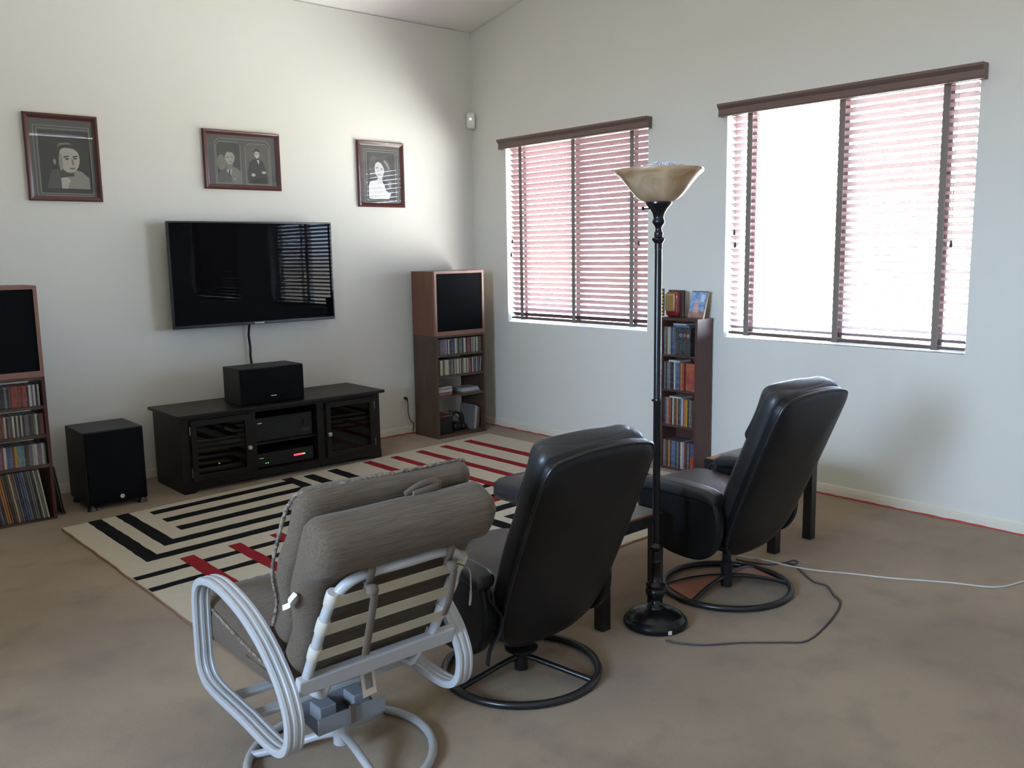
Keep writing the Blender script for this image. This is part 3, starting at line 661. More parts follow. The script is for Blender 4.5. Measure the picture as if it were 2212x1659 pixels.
def picture(label, x0, x1, z0, z1, prints):
    P = thing('framed_picture', label, 'picture', ((x0+x1)/2, -.002, (z0+z1)/2), group='framed portraits on the back wall')
    hx, hz = (x1-x0)/2, (z1-z0)/2; fw_ = .033
    prof = [(0, 0), (0, .016), (.006, .022), (.016, .020), (.028, .012), (fw_, .010), (fw_, 0)]
    for k, (ca, sa) in enumerate(((1, 0), (0, 1), (-1, 0), (0, -1))):         # four mitred rails
        L = hz if k % 2 == 0 else hx; Wd = hx if k % 2 == 0 else hz
        vs = []; 
        for e in (-1, 1):
            for (u, d) in prof:
                a, b = Wd-u, e*(L-u); vs.append((a*ca - b*sa, -d, a*sa + b*ca))
        n = len(prof); fs = [tuple(range(n)), tuple(range(2*n-1, n-1, -1))] + [(i, (i+1) % n, n+(i+1) % n, n+i) for i in range(n)]
        obj('frame_rail', MB().add(vs, fs), M_pframe, P)
    obj('mat_board', MB().box((-hx+fw_-.004, -.006, -hz+fw_-.004), (hx-fw_+.004, -.003, hz-fw_+.004)), M_mat, P)
    obj('glass', MB().box((-hx+fw_-.003, -.0095, -hz+fw_-.003), (hx-fw_+.003, -.0085, hz-fw_+.003)), M_picglass, P)
    for j, (org, w_, h_, polys, bgt) in enumerate(prints):
        Q = flat_poly('photo_print', [(-w_/2, -h_/2), (w_/2, -h_/2), (w_/2, h_/2), (-w_/2, h_/2)], bgt, P, org, -.0066)
        y = -.0070
        for nm, pts, m in polys:
            pts = [(max(-w_/2, min(w_/2, a)), max(-h_/2, min(h_/2, b))) for a, b in pts]
            flat_poly(nm, pts, m, Q, org, y); y -= .0001
    return P, hx, hz
def border(P, pts, yo=-.0066, w_=.0013):
    n = len(pts)
    mb = MB()
    for i in range(n):
        a, b = Vector((*pts[i], 0)), Vector((*pts[(i+1) % n], 0)); d = (b-a).normalized(); q = Vector((-d.y, d.x, 0))*w_
        A, B, C, D = a-q, b-q, b+q, a+q
        mb.add([(A.x, yo, A.y), (B.x, yo, B.y), (C.x, yo, C.y), (D.x, yo, D.y)], [(0, 1, 2, 3)])
    obj('mat_line', mb, M_line, P)
def rectp(x0, x1, z0, z1, ch=0):
    return [(x0, z0), (x1, z0), (x1, z1-ch), (x1-ch, z1), (x0+ch, z1), (x0, z1-ch)] if ch else [(x0, z0), (x1, z0), (x1, z1), (x0, z1)]
# 1: man in a pale jacket, looking right
t = tone
man1 = [('jacket', [(-.12, -.165), (.135, -.165), (.135, -.095), (.09, -.055), (.04, -.045), (-.03, -.07), (-.10, -.10)], t(.28, .6)),
        ('lapel', [(-.12, -.165), (-.02, -.165), (-.03, -.07), (-.05, -.045), (-.085, -.05), (-.10, -.09)], t(.10, .3)),
        ('shirt', [(-.035, -.165), (.0, -.165), (.02, -.115), (-.01, -.075), (-.035, -.095)], t(.48, .6)),
        ('neck', [(-.04, -.10), (.045, -.085), (.045, -.03), (-.04, -.02)], t(.07, .3)),
        ('face', ell(.022, .022, .062, .088), t(.46, .7)),
        ('cheek_shade', ell(-.030, .0, .012, .055), t(.30, .6)),
        ('hair', [(-.05, .055), (-.055, .10), (-.03, .125), (.02, .128), (.06, .11), (.085, .07), (.075, .065), (.05, .085), (.0, .09), (-.03, .08), (-.042, .02)], t(.05, .2)),
        ('hair_shine', [(-.048, .088), (-.03, .118), (.02, .122), (.05, .108), (.02, .112), (-.025, .105)], t(.22, .4)), ('brow', [(-.012, .036), (.02, .042), (.022, .035), (-.01, .026)], t(.07)), ('brow', [(.042, .038), (.072, .044), (.074, .036), (.044, .030)], t(.07)),
        ('eye', ell(.008, .020, .012, .005, 10), t(.05)), ('eye', ell(.057, .024, .011, .005, 10), t(.05)),
        ('nose_shade', [(.034, .02), (.044, .02), (.05, -.015), (.036, -.018)], t(.22, .5)), ('mouth', ell(.036, -.038, .017, .0045, 10), t(.12, .3)), ('ear', ell(-.066, .0, .008, .018, 10), t(.3, .5))]
P, hx, hz = picture('portrait of a dark-haired man in pale jacket, leftmost framed picture', -3.555, -3.118, 1.893, 2.432, [((.012, -.025), .30, .385, man1, t(.045))])
border(P, rectp(-.165, .165, -.235, .195)); border(P, rectp(-.145, .160, -.222, .178))
# 2: two portraits
m2a = [('backdrop', ell(-.055, .0, .035, .055), t(.2, .6)), ('jacket', [(-.085, -.145), (.085, -.145), (.085, -.06), (.045, -.03), (-.03, -.04), (-.085, -.075)], t(.10, .4)), ('shoulder', [(.02, -.145), (.085, -.145), (.085, -.06), (.045, -.03), (.01, -.04)], t(.19, .5)),
       ('shirt', [(-.02, -.06), (.012, -.09), (.018, -.045), (-.01, -.03)], t(.5, .4)), ('tie', [(-.004, -.05), (.008, -.05), (.006, -.10), (-.004, -.10)], t(.05)), ('neck', [(-.02, -.05), (.03, -.045), (.03, .0), (-.02, .0)], t(.2, .5)),
       ('face', ell(.008, .04, .036, .052), t(.38, .6)), ('hair', [(-.04, .03), (-.036, .08), (-.01, .103), (.03, .098), (.045, .07), (.042, .05), (.03, .07), (-.01, .075), (-.026, .05)], t(.06, .3)), ('eye', ell(-.006, .038, .008, .004, 8), t(.06)), ('eye', ell(.026, .038, .007, .004, 8), t(.06)), ('mouth', ell(.012, .008, .011, .003, 8), t(.14)), ('pocket_square', [(.03, -.118), (.048, -.112), (.046, -.108), (.03, -.113)], t(.5))]
m2b = [('suit', [(-.075, -.135), (.075, -.135), (.07, -.05), (.045, .02), (.02, .04), (-.03, .04), (-.06, .015), (-.078, -.06)], t(.03)), ('shirt', [(-.004, .035), (.016, .03), (.010, .0)], t(.6)), ('face', ell(.0, .075, .02, .03), t(.55, .3)),
       ('hair', [(-.022, .075), (-.022, .10), (-.008, .112), (.012, .11), (.022, .095), (.02, .08), (.01, .093), (-.012, .093)], t(.02)), ('hand', ell(-.035, -.075, .016, .012, 10), t(.5, .5)), ('hand', ell(.048, -.055, .018, .010, 10), t(.45, .5)), ('eye', ell(-.008, .076, .005, .003, 8), t(.06)), ('eye', ell(.008, .076, .005, .003, 8), t(.06))]
P, hx, hz = picture('wide frame with two side-by-side portraits of men in suits', -2.424, -1.842, 2.003, 2.415, [((-.105, -.018), .172, .275, m2a, t(.055)), ((.112, -.022), .172, .27, m2b, tone(.11, .7))])
border(P, rectp(-.205, .215, -.178, .148, .03)); border(P, rectp(-.195, -.015, -.162, .128, .025)); border(P, rectp(.022, .203, -.164, .122, .025))
# 3: woman with long wavy hair
m3 = [('dress', [(-.125, -.18), (.065, -.18), (.085, -.135), (.04, -.09), (.0, -.04), (-.05, -.03), (-.11, -.045), (-.125, -.08)], t(.80)), ('neck', [(-.045, -.05), (.0, -.05), (.01, .0), (-.035, .0)], t(.62)),
      ('backdrop', ell(-.07, .06, .05, .10, 16), t(.12)),
      ('face', ell(-.018, .055, .046, .068), t(.66)), ('hair', [(-.055, .098), (-.035, .138), (.0, .152), (.035, .148), (.066, .122), (.085, .07), (.09, .02), (.085, -.03), (.115, -.08), (.11, -.12), (.07, -.135), (.035, -.11), (.022, -.06), (.03, .0), (.024, .06), (.0, .10), (-.03, .112)], t(.10)), ('hair_shine', [(.03, .13), (.06, .105), (.078, .06), (.07, .05), (.045, .09), (.02, .115)], t(.30)), ('hair_curl', ell(.075, -.07, .018, .03, 12), t(.26)), ('eye', ell(-.042, .064, .010, .005, 8), t(.12)), ('eye', ell(.002, .056, .010, .005, 8), t(.12)), ('mouth', ell(-.026, .012, .014, .005, 8), t(.34)), ('nose_shade', [(-.03, .05), (-.024, .05), (-.03, .03), (-.04, .032)], t(.42))]
P, hx, hz = picture('portrait of a woman with long wavy hair in white, rightmost framed picture', -1.177, -.737, 1.903, 2.420, [((.005, -.012), .262, .37, m3, t(.075))])
border(P, rectp(-.155, .162, -.222, .196)); border(P, rectp(-.135, .14, -.205, .178))

M_plate = mat('outlet_plastic', (.72, .70, .62), .4)
T = thing('wall_outlet', 'white wall outlet beside the corner shelf tower', 'outlet', (-.802, 0, .34))
obj('cover_plate', MB().box((-.038, -.006, -.06), (.038, -.0003, .06)), M_plate, T, bev=.002)
for z in (-.026, .026):
    s_ = obj('socket', MB().lathe([(.015, 0), (.015, .003)], 16, (0, 0, 0)), M_plate, T); s_.location = (0, -.0062, z); s_.rotation_euler = (PI/2, 0, 0)
tag(obj('power_cord', MB().tube([(-.802, -.010, .314), (-.802, -.035, .314), (-.795, -.04, .30), (-.79, -.04, .26), (-.792, -.04, .20), (-.785, -.045, .15), (-.77, -.05, .11), (-.748, -.055, .09), (-.741, -.04, .07), (-.741, -.03, .02)], [.011, .012, .004, .0035, .0035, .0035, .0035, .0035, .0035, .0035], 8), MATS['cable_black'], smooth=60), 'black plug and power cord hanging from the wall outlet', 'cord')
T = thing('motion_sensor', 'small white alarm motion sensor with red light high in the corner', 'sensor', (-.036, -.036, 2.652), math.radians(-45))
obj('housing', MB().rbox((0, -.012, 0), (.036, .024, .066), .014, 8), mat('sensor_plastic', (.78, .76, .74), .4), T, smooth=60)
obj('mount', MB().box((-.012, .010, -.02), (.012, .046, .02)), M_plate, T)
obj('red_light', MB().rbox((0, -.037, .012), (.008, .003, .008), .0028, 4), mat('sensor_red', (.6, .1, .1), .3, emit=((1, .30, .26), 1.2)), T, smooth=60)

# ------------------------------------------------------------------ torchiere floor lamp
def smooth_path(pts, n=6, closed=False):
    P = [Vector(p) for p in pts]; m = len(P); out = []
    rng_ = range(m if closed else m-1)
    for i in rng_:
        if closed: a, b, c, d = P[i-1], P[i], P[(i+1) % m], P[(i+2) % m]
        else: a, b, c, d = P[max(i-1, 0)], P[i], P[i+1], P[min(i+2, m-1)]
        for k in range(n):
            t_ = k/n
            out.append(.5*((2*b) + (c-a)*t_ + (2*a-5*b+4*c-d)*t_*t_ + (3*b-a-3*c+d)*t_**3))
    if not closed: out.append(P[-1])
    return out
def sweep(mb, path, prof, closed, upv):
    P = [Vector(p) for p in path]; m = len(P); n = len(prof); vs = []; fs = []
    U = Vector(upv)
    for i in range(m):
        t_ = (P[(i+1) % m]-P[i-1]) if closed else P[min(i+1, m-1)]-P[max(i-1, 0)]
        t_.normalize(); nn = (U - t_*U.dot(t_)).normalized(); b = t_.cross(nn)
        vs += [P[i] + nn*p + b*q for p, q in prof]
    for i in range(m if closed else m-1):
        j = (i+1) % m
        for k in range(n): fs.append((i*n+k, i*n+(k+1) % n, j*n+(k+1) % n, j*n+k))
    if not closed: fs += [tuple(range(n-1, -1, -1)), tuple((m-1)*n+k for k in range(n))]
    return mb.add(vs, fs)
M_lamp = mat('black_enamel', (.007, .007, .009), .24, spec=.4)
def shade_mat():
    m = bpy.data.materials.new('alabaster_glass'); m.use_nodes = True; n = m.node_tree; p = n.nodes['Principled BSDF']; o = n.nodes['Material Output']
    t_ = n.nodes.new('ShaderNodeTexCoord'); x = n.nodes.new('ShaderNodeTexNoise'); x.inputs['Scale'].default_value = 9; x.inputs['Detail'].default_value = 6; x.inputs['Distortion'].default_value = 1.2
    n.links.new(t_.outputs['Object'], x.inputs['Vector'])
    r = n.nodes.new('ShaderNodeValToRGB'); r.color_ramp.elements[0].color = (.50, .33, .18, 1); r.color_ramp.elements[1].color = (.78, .66, .48, 1)
    r.color_ramp.elements[0].position = .35; r.color_ramp.elements[1].position = .7
    n.links.new(x.outputs['Fac'], r.inputs[0]); n.links.new(r.outputs[0], p.inputs['Base Color']); p.inputs['Roughness'].default_value = .22
    tr = n.nodes.new('ShaderNodeBsdfTranslucent'); n.links.new(r.outputs[0], tr.inputs[0]); mxs = n.nodes.new('ShaderNodeMixShader'); mxs.inputs[0].default_value = .5
    n.links.new(p.outputs[0], mxs.inputs[1]); n.links.new(tr.outputs[0], mxs.inputs[2]); n.links.new(mxs.outputs[0], o.inputs[0]); return m
LX, LY = -2.30, -4.0
LAMP = thing('floor_lamp', 'tall black torchiere floor lamp with tan glass bowl between the recliners', 'lamp', (LX, LY, 0))
obj('base', MB().lathe([(.122, 0), (.130, .006), (.132, .016), (.129, .026), (.121, .030), (.118, .036), (.112, .044), (.092, .056), (.066, .064), (.045, .069), (.038, .074)], 48), M_lamp, LAMP, smooth=40)
obj('column', MB().lathe([(.036, .0742), (.034, .082), (.026, .088), (.020, .095), (.018, .108), (.030, .118), (.039, .130), (.042, .143), (.039, .155), (.036, .158), (.040, .166), (.040, .174), (.028, .182), (.0225, .190), (.0225, .262), (.026, .268), (.026, .276), (.022, .282), (.0235, .300), (.0225, .318), (.030, .328), (.031, .336), (.022, .344), (.0165, .350)], 32), M_lamp, LAMP, smooth=35)
obj('pole', MB().lathe([(.0148, .3502), (.0148, .93), (.0155, .932), (.0155, .942), (.0142, .944), (.0142, 1.53)], 24), M_lamp, LAMP, smooth=35)
obj('upper_column', MB().lathe([(.0150, 1.5302), (.0150, 1.552), (.018, 1.556), (.025, 1.566), (.025, 1.571), (.016, 1.577), (.017, 1.585), (.0175, 1.592), (.013, 1.600), (.012, 1.610), (.015, 1.618), (.024, 1.630), (.025, 1.636), (.021, 1.645), (.020, 1.652), (.024, 1.666), (.034, 1.684), (.046, 1.696), (.051, 1.703), (.051, 1.709)], 32), M_lamp, LAMP, smooth=35)
sd = Vector((-.755, .656, 0))
sw = obj('switch', MB().tube([sd*.03 + Vector((0, 0, 1.686)), sd*.055 + Vector((0, 0, 1.686)), sd*.056 + Vector((0, 0, 1.686)), sd*.066 + Vector((0, 0, 1.686))], [.003, .003, .0065, .006], 8), M_lamp, LAMP, smooth=40)
obj('pole_screw', MB().tube([sd*.0135 + Vector((0, 0, .937)), sd*.022 + Vector((0, 0, .937))], .004, 8), M_lamp, LAMP, smooth=40)
bo = [(.048, 1.7092), (.066, 1.714), (.086, 1.729), (.103, 1.748), (.119, 1.769), (.135, 1.789), (.151, 1.806), (.165, 1.818), (.170, 1.826), (.168, 1.833)]
bi = [(r-.006, z+.004) for r, z in bo[:-1]][::-1]
obj('bowl_shade', MB().lathe(bo + [(.163, 1.832)] + bi + [(.01, 1.714)], 64, cap=False), shade_mat(), LAMP, smooth=60)
va = Vector((.62, -.78, 0))
ax_ = math.atan2(-.72, -.2)
lb = obj('sticker', MB().box((-.008, -.0006, -.008), (.008, .0006, .008)), mat('sticker_white', (.75, .75, .72), .5, noise=(180, .6, (.15, .15, .15))), LAMP)
lb.location = (.132*math.cos(math.radians(-114)), .132*math.sin(math.radians(-114)), .016); lb.rotation_euler = (0, 0, math.radians(-24))
# crumpled plastic in the bowl
def crumple(seed, c, r, flat, n=26):
    rnd = random.Random(seed); mb = MB(); rings = []
    for j in range(9):
        ph = -PI/2 + PI*(j+.5)/9; ring = []
        for i in range(n):
            a = 2*PI*i/n; q = r*(1 + .55*(rnd.random()-.5))
            ring.append((c[0]+q*math.cos(ph)*math.cos(a), c[1]+q*math.cos(ph)*math.sin(a), c[2]+q*flat*math.sin(ph)))
        rings.append(ring)
    return mb.loft(rings)
M_film = mat('clear_film', (.55, .57, .58), .12, noise=(25, .7, (.10, .10, .11)), spec=.8)
T = thing('plastic_wrap', 'crumpled clear plastic bag lying in the lamp bowl', 'plastic bag', (LX, LY, 1.80))
obj('crumple', crumple(3, (.02, .0, .015), .085, .5), M_film, T); obj('crumple', crumple(5, (-.05, .03, .012), .07, .45), M_film, T); obj('crumple', crumple(8, (.055, -.045, .014), .06, .5), M_film, T)

# ------------------------------------------------------------------ black leather recliners
M_leather = mat('black_leather', (.005, .005, .0065), .42, spec=.28, noise=(5, .5, (.009, .0095, .012)), bump=(90, .18))
M_leather2 = mat('worn_leather', (.022, .023, .026), .40, spec=.5, noise=(6, .5, (.012, .012, .014)), bump=(70, .25))
M_pipe = mat('leather_piping', (.010, .010, .011), .35)
M_steel = mat('black_steel', (.012, .012, .013), .3, spec=.5)
M_board = mat('orange_wood_veneer', (.36, .115, .04), .4, noise=(7, .5, (.28, .085, .03)), stretch=(1, 4, 1))
def outline_half(prof, n=4):
    """closed outline from a list of (halfwidth, t) going up"""
    right = [(a, t_) for a, t_ in prof]; left = [(-a, t_) for a, t_ in reversed(prof)]
    return [tuple(v)[:2] for v in smooth_path([(a, b, 0) for a, b in right + left], n, closed=True)]
def torus(R_, r, z, n=56, k=8): return MB().tube([(R_*math.cos(2*PI*i/n), R_*math.sin(2*PI*i/n), z) for i in range(n)], r, k, closed=True)
def wr(seed, amp, fx=1.0):
    rnd = random.Random(seed); ks = [(rnd.uniform(8, 26)*fx, rnd.uniform(8, 26), rnd.uniform(0, 6), rnd.uniform(.4, 1)) for _ in range(6)]
    return lambda x, y: amp*sum(w_*math.sin(a*x + b*y + c) for a, b, c, w_ in ks)/3
def recliner(label, loc, dz, kind, rz=0):
    C = thing('recliner_chair', label, 'armchair', loc, rz, group='black leather swivel recliners')
    lean = math.atan2(.29, .68); by, bz = -.13, .26+dz
    def leaned(o): o.location = (0, by, bz); o.rotation_euler = (lean, 0, 0); return o
    prof = [(.06, -.050), (.14, -.034), (.205, .015), (.236, .095), (.248, .20), (.255, .36), (.256, .52), (.254, .64), (.247, .695), (.225, .728), (.17, .742), (.08, .752)]
    ol = outline_half(prof)
    mb = MB(); rings = []
    for s_, y in ((1, .02), (1, -.004), (.985, -.014), (.93, -.022), (.8, -.031), (.55, -.040), (.25, -.045)):
        rings.append([(a*s_, y, .36+(b-.36)*s_) for a, b in ol])
    mb.loft(rings); BP = leaned(obj('backrest', mb, M_leather, C, smooth=50))
    obj('piping', MB().tube([(a, -.008, b) for a, b in ol], .006, 6, closed=True), M_pipe, BP, smooth=60)
    w1 = wr(11, .004)
    cu = MB().rbox((0, .058, .375), (.240, .045, .372), .042, 12, fn=lambda q, p: (q.x*(1-.08*max(0, -p[2])), q.y + w1(q.x, q.z) + (.018*math.cos(p[0]*PI/2) if p[1] > 0 else 0), q.z))
    obj('back_cushion', cu, M_leather2, BP, smooth=60)
    w2 = wr(5, .006, 1.6)
    hp = MB().rbox((0, .080, .615), (.226, .050, .130), .045, 12, fn=lambda q, p: (q.x, q.y + w2(q.x, q.z), q.z + .5*w2(q.z, q.x) + .012*math.cos(p[0]*PI/2)))
    obj('head_pillow', hp, M_leather2, BP, smooth=60)
    w3 = wr(23, .005)
    st = MB().rbox((0, .0, .0), (.25, .26, .072), .06, 12, fn=lambda q, p: (q.x, q.y - .03*(p[0]**2 if p[1] > 0 else 0), q.z + (w3(q.x, q.y) + .014*math.cos(p[0]*PI/2)*math.cos(p[1]*PI/2) if p[2] > 0 else 0)))
    o = obj('seat_cushion', st, M_leather2, C, smooth=60); o.location = (0, .115, .392+dz); o.rotation_euler = (math.radians(3), 0, 0)
    obj('seat_shell', MB().rbox((0, .085, .285+dz), (.255, .19, .055), .05, 8), M_leather, C, smooth=60)
    pol = [(-.15, .488), (-.168, .43), (-.172, .36), (-.155, .295), (-.11, .24), (-.04, .217), (.05, .219), (.115, .23), (.165, .255), (.215, .305), (.248, .37), (.262, .44), (.264, .488)]
    pol = [tuple(v)[:2] for v in smooth_path([(a, b, 0) for a, b in pol], 3)]
    for s_ in (-1, 1):
        x0, x1 = s_*.262, s_*.308
        A = obj('arm', MB().prism(pol, lambda a, b: (x0, a, b+dz), lambda a, b: (x1, a, b+dz)), M_leather, C, bev=.012, smooth=50)
        obj('arm_pad', MB().rbox((s_*.286, .055, .517+dz), (.046, .215, .028), .024, 8, fn=lambda q, p: (q.x, q.y, q.z - .018*max(0, -p[1])**3 - .02*max(0, p[1])**4)), M_leather2, A, smooth=60)
    obj('recline_lever', MB().tube(smooth_path([(.30, .22, .36+dz), (.315, .26, .385+dz), (.318, .285, .44+dz), (.318, .31, .47+dz), (.318, .335, .45+dz), (.318, .33, .41+dz), (.318, .30, .395+dz), (.318, .27, .41+dz)], 4), .009, 7), M_steel, C, smooth=60)
    obj('mechanism', MB().box((-.10, -.09, .205+dz), (.10, .13, .232+dz)), M_steel, C, bev=.004)
    obj('post', MB().lathe([(.026, .012), (.026, .13), (.021, .135), (.021, .206+dz)], 20), M_steel, C, smooth=40)
    R_ = obj('base_ring', torus(.283, .0145, .0150), M_steel, C, smooth=60)
    if kind == 3:
        for a in (-65, 175, 55):
            a = math.radians(a); d = Vector((math.cos(a), math.sin(a), 0))
            obj('spoke', MB().tube([d*.02 + Vector((0, 0, .062)), d*.06 + Vector((0, 0, .058)), d*.27 + Vector((0, 0, .017))], .011, 8), M_steel, R_, smooth=60)
        obj('swivel_plate', MB().lathe([(.058, .088), (.062, .092), (.062, .100), (.05, .106)], 28), M_steel, C, smooth=40)
        obj('tension_knob', MB().tube([(-.045, .03, .125), (-.03, .02, .17)], .009, 10), M_chrome, C, smooth=40)
        obj('pull_strap', MB().tube(smooth_path([(-.285, -.165, .478+dz), (-.29, -.175, .445+dz), (-.262, -.20, .39+dz), (-.262, -.19, .33+dz), (-.285, -.17, .27+dz), (-.29, -.16, .215+dz)], 4), .004, 6, flat=(.011, .003), upv=(0, 1, 0)), M_pipe, C, smooth=60)
    else:
        for a0, a1 in ((138, 184), (-40, 8)):
            ends = []
            for a in (a0, a1):
                a = math.radians(a); d = Vector((math.cos(a), math.sin(a), 0))
                path = smooth_path([d*.02 + Vector((0, 0, .058)), d*.09 + Vector((0, 0, .056)), d*.19 + Vector((0, 0, .040)), d*.272 + Vector((0, 0, .017))], 4)
                obj('spoke', MB().tube(path, .010, 8), M_steel, R_, smooth=60); ends.append(path)
            mb = MB(); n = len(ends[0]); vs = [p + Vector((0, 0, dz_)) for dz_ in (-.004, .002) for e in ends for p in e]; fs = []
            for lay in range(2):
                for i in range(n-1): fs.append((lay*2*n+i, lay*2*n+i+1, lay*2*n+n+i+1, lay*2*n+n+i))
            for i in range(n-1): fs += [(i, i+1, 2*n+i+1, 2*n+i), (n+i, n+i+1, 3*n+i+1, 3*n+i)]
            fs += [(n-1, 2*n-1, 4*n-1, 3*n-1), (0, n, 3*n, 2*n)]
            obj('wood_panel', mb.add(vs, fs), M_board, R_)
    return C
recliner('black leather swivel recliner in the middle, beside the white patio chair', (-2.982, -3.934, 0), -.04, 3)
recliner('black leather swivel recliner on the right, with orange wood in its round base', (-1.756, -3.961, 0), 0, 4)

# ottoman in front of the recliners
T = thing('ottoman', 'black leather ottoman standing on the rug behind the middle recliner', 'ottoman', (-2.00, -3.08, 0), math.radians(4))
w4 = wr(31, .004)
obj('cushion', MB().rbox((0, 0, .352), (.25, .20, .055), .045, 10, fn=lambda q, p: (q.x, q.y, q.z + (w4(q.x, q.y)+.018*math.cos(p[0]*PI/2)*math.cos(p[1]*PI/2) if p[2] > 0 else 0))), M_leather2, T, smooth=60)
obj('piping', MB().tube(smooth_path([(s1*.235, s2*.185, .335) for s1, s2 in ((-1, -1), (0, -1.04), (1, -1), (1.04, 0), (1, 1), (0, 1.04), (-1, 1), (-1.04, 0))], 4, closed=True), .005, 6, closed=True), M_pipe, T, smooth=60)
obj('underframe', MB().box((-.17, -.13, .272), (.17, .13, .296)), M_steel, T)
obj('post', MB().lathe([(.024, .03), (.024, .272)], 18), M_steel, T, smooth=40)
R_ = obj('base_ring', torus(.20, .012, .027), M_steel, T, smooth=60)
for a in (20, 140, 260):
    a = math.radians(a); d = Vector((math.cos(a), math.sin(a), 0)); obj('spoke', MB().tube([d*.015+Vector((0, 0, .06)), d*.19+Vector((0, 0, .029))], .009, 8), M_steel, R_, smooth=60)

# ------------------------------------------------------------------ side tables
M_tblack = mat('black_lacquer', (.010, .010, .011), .35)
M_twood = mat('table_veneer', (.44, .185, .085), .3, noise=(8, .6, (.36, .14, .06)), stretch=(1, 5, 1))
M_tgrey = mat('table_inlay', (.16, .165, .16), .3, noise=(10, .4, (.12, .12, .12)))
def side_table(label, x0, x1, y0, y1):
    T = thing('side_table', label, 'table', ((x0+x1)/2, (y0+y1)/2, 0), group='small black side tables'); hx, hy = (x1-x0)/2, (y1-y0)/2
    for sx_ in (-1, 1):
        for sy_ in (-1, 1):
            a, b = sx_*(hx-.025), sy_*(hy-.025); obj('leg', MB().box((a-.024, b-.024, 0), (a+.024, b+.024, .398)), M_tblack, T, bev=.002)
    ap = MB().box((-hx, -hy, .3985), (hx, -hy+.012, .424)).box((-hx, hy-.012, .3985), (hx, hy, .424)).box((-hx, -hy+.012, .3985), (-hx+.012, hy-.012, .424)).box((hx-.012, -hy+.012, .3985), (hx, hy-.012, .424))
    obj('apron', ap, M_tblack, T)
    top = obj('top', MB().box((-hx+.0122, -hy+.0122, .3985), (hx-.0122, hy-.0122, .429)), M_twood, T, bev=.001)
    obj('inlay', MB().box((-hx+.12, -hy+.013, .4292), (hx-.012, hy-.012, .4305)), M_tgrey, top)
    return T
side_table('small black side table between the two recliners, behind the lamp pole', -2.52, -2.14, -3.91, -3.47)
side_table('small side table with orange wood top right of the right recliner', -1.21, -.83, -3.865, -3.42)
T = thing('snack_packet', 'small red and white packet at the corner of the middle side table', 'packet', (-2.485, -3.505, .4306), math.radians(25))
obj('wrapper', MB().rbox((0, 0, .012), (.03, .045, .012), .009, 5), mat('packet_red', (.35, .05, .06), .35), T, smooth=50)
obj('label', MB().box((-.012, -.03, .0242), (.026, .028, .0248)), mat('packet_white', (.6, .58, .6), .4), T)

# ------------------------------------------------------------------ white patio swivel chair with brown cushions
M_white = mat('white_aluminium', (.40, .405, .415), .38, spec=.4)
M_vinyl = mat('cream_vinyl_strap', (.47, .42, .32), .5)
M_sleeve = mat('strap_sleeve', (.52, .48, .42), .5)
M_fabric = mat('brown_ribbed_fabric', (.135, .102, .073), .95, spec=.1, noise=(18, .8, (.08, .061, .046)), stretch=(.7, 12, 12), bump=(60, .4), sheen=.1)
M_rope = mat('twisted_rope', (.26, .21, .16), .9, noise=(90, .9, (.03, .025, .03)))
M_tie = mat('tie_fabric', (.13, .10, .077), .95)
M_grey = mat('grey_bracket', (.24, .25, .275), .45, metal=.2)
CH = thing('patio_chair', 'white metal patio swivel chair with folded brown cushion, nearest the viewer', 'chair', (-3.766, -3.984, 0))
loop = [(.33, .35), (.33, .45), (.322, .525), (.285, .572), (.215, .592), (.13, .592), (.005, .566), (-.089, .527), (-.158, .484), (-.226, .42), (-.262, .36), (-.272, .31), (-.258, .252), (-.215, .218), (-.14, .208), (.02, .220), (.235, .229), (.303, .252), (.328, .295)]
cy_ = sum(p[0] for p in loop)/len(loop); cz_ = sum(p[1] for p in loop)/len(loop)
rib = [(-.025, -.011), (-.022, -.012), (.022, -.012), (.025, -.011), (.0265, -.006), (.0265, .006), (.025, .0105), (.017, .012), (.014, .0095), (.007, .0095), (.004, .012), (-.004, .012), (-.007, .0095), (-.014, .0095), (-.017, .012), (-.025, .0105), (-.0265, .006), (-.0265, -.006)]
for s_ in (-1, 1):
    path = smooth_path([(s_*.281, a + (cy_-a)*.03, b + (cz_-b)*.04) for a, b in loop], 4, closed=True)
    # ribs on both wide faces
    prof2 = [(p, q) for p, q in rib]
    prof2 = [(-.025, -.0105), (-.017, -.012), (-.014, -.0095), (-.007, -.0095), (-.004, -.012), (.004, -.012), (.007, -.0095), (.014, -.0095), (.017, -.012), (.025, -.0105), (.0265, -.006)] + rib[5:]
    obj('arm_loop', sweep(MB(), path, prof2, True, (1, 0, 0)), M_white, CH, smooth=35)
lean = math.atan2(.18, .32)
def leaned(o): o.location = (-.022, -.236, .42); o.rotation_euler = (lean, 0, 0); return o
BF = leaned(obj('back_frame', MB().tube(smooth_path([(-.204, 0, -.03), (-.204, 0, .10), (-.204, 0, .24), (-.196, 0, .30), (-.165, 0, .348), (-.11, 0, .365), (0, -.006, .372), (.11, 0, .365), (.165, 0, .348), (.196, 0, .30), (.204, 0, .24), (.204, 0, .10), (.204, 0, -.03)], 5), .0145, 12), M_white, CH, smooth=60))
for t0, t1 in ((.285, .325), (.185, .228), (.085, .125)):
    obj('strap', MB().box((-.204, -.0165, t0), (.204, -.0150, t1)), M_vinyl, BF)
    for s_ in (-1, 1): obj('strap_sleeve', MB().lathe([(.0152, t0-.004), (.0175, t0), (.0182, (t0+t1)/2), (.0175, t1), (.0152, t1+.004)], 14, (s_*.204 if t1 < .31 else s_*.2015, 0, 0)), M_sleeve, BF, smooth=50)
o = obj('rear_rail', MB().box((-.256, -.014, -.026), (.256, .012, .026)), M_white, CH, bev=.005); o.location = (0, -.236, .405); o.rotation_euler = (math.radians(18), 0, 0)
w5 = wr(41, .0065, .6)
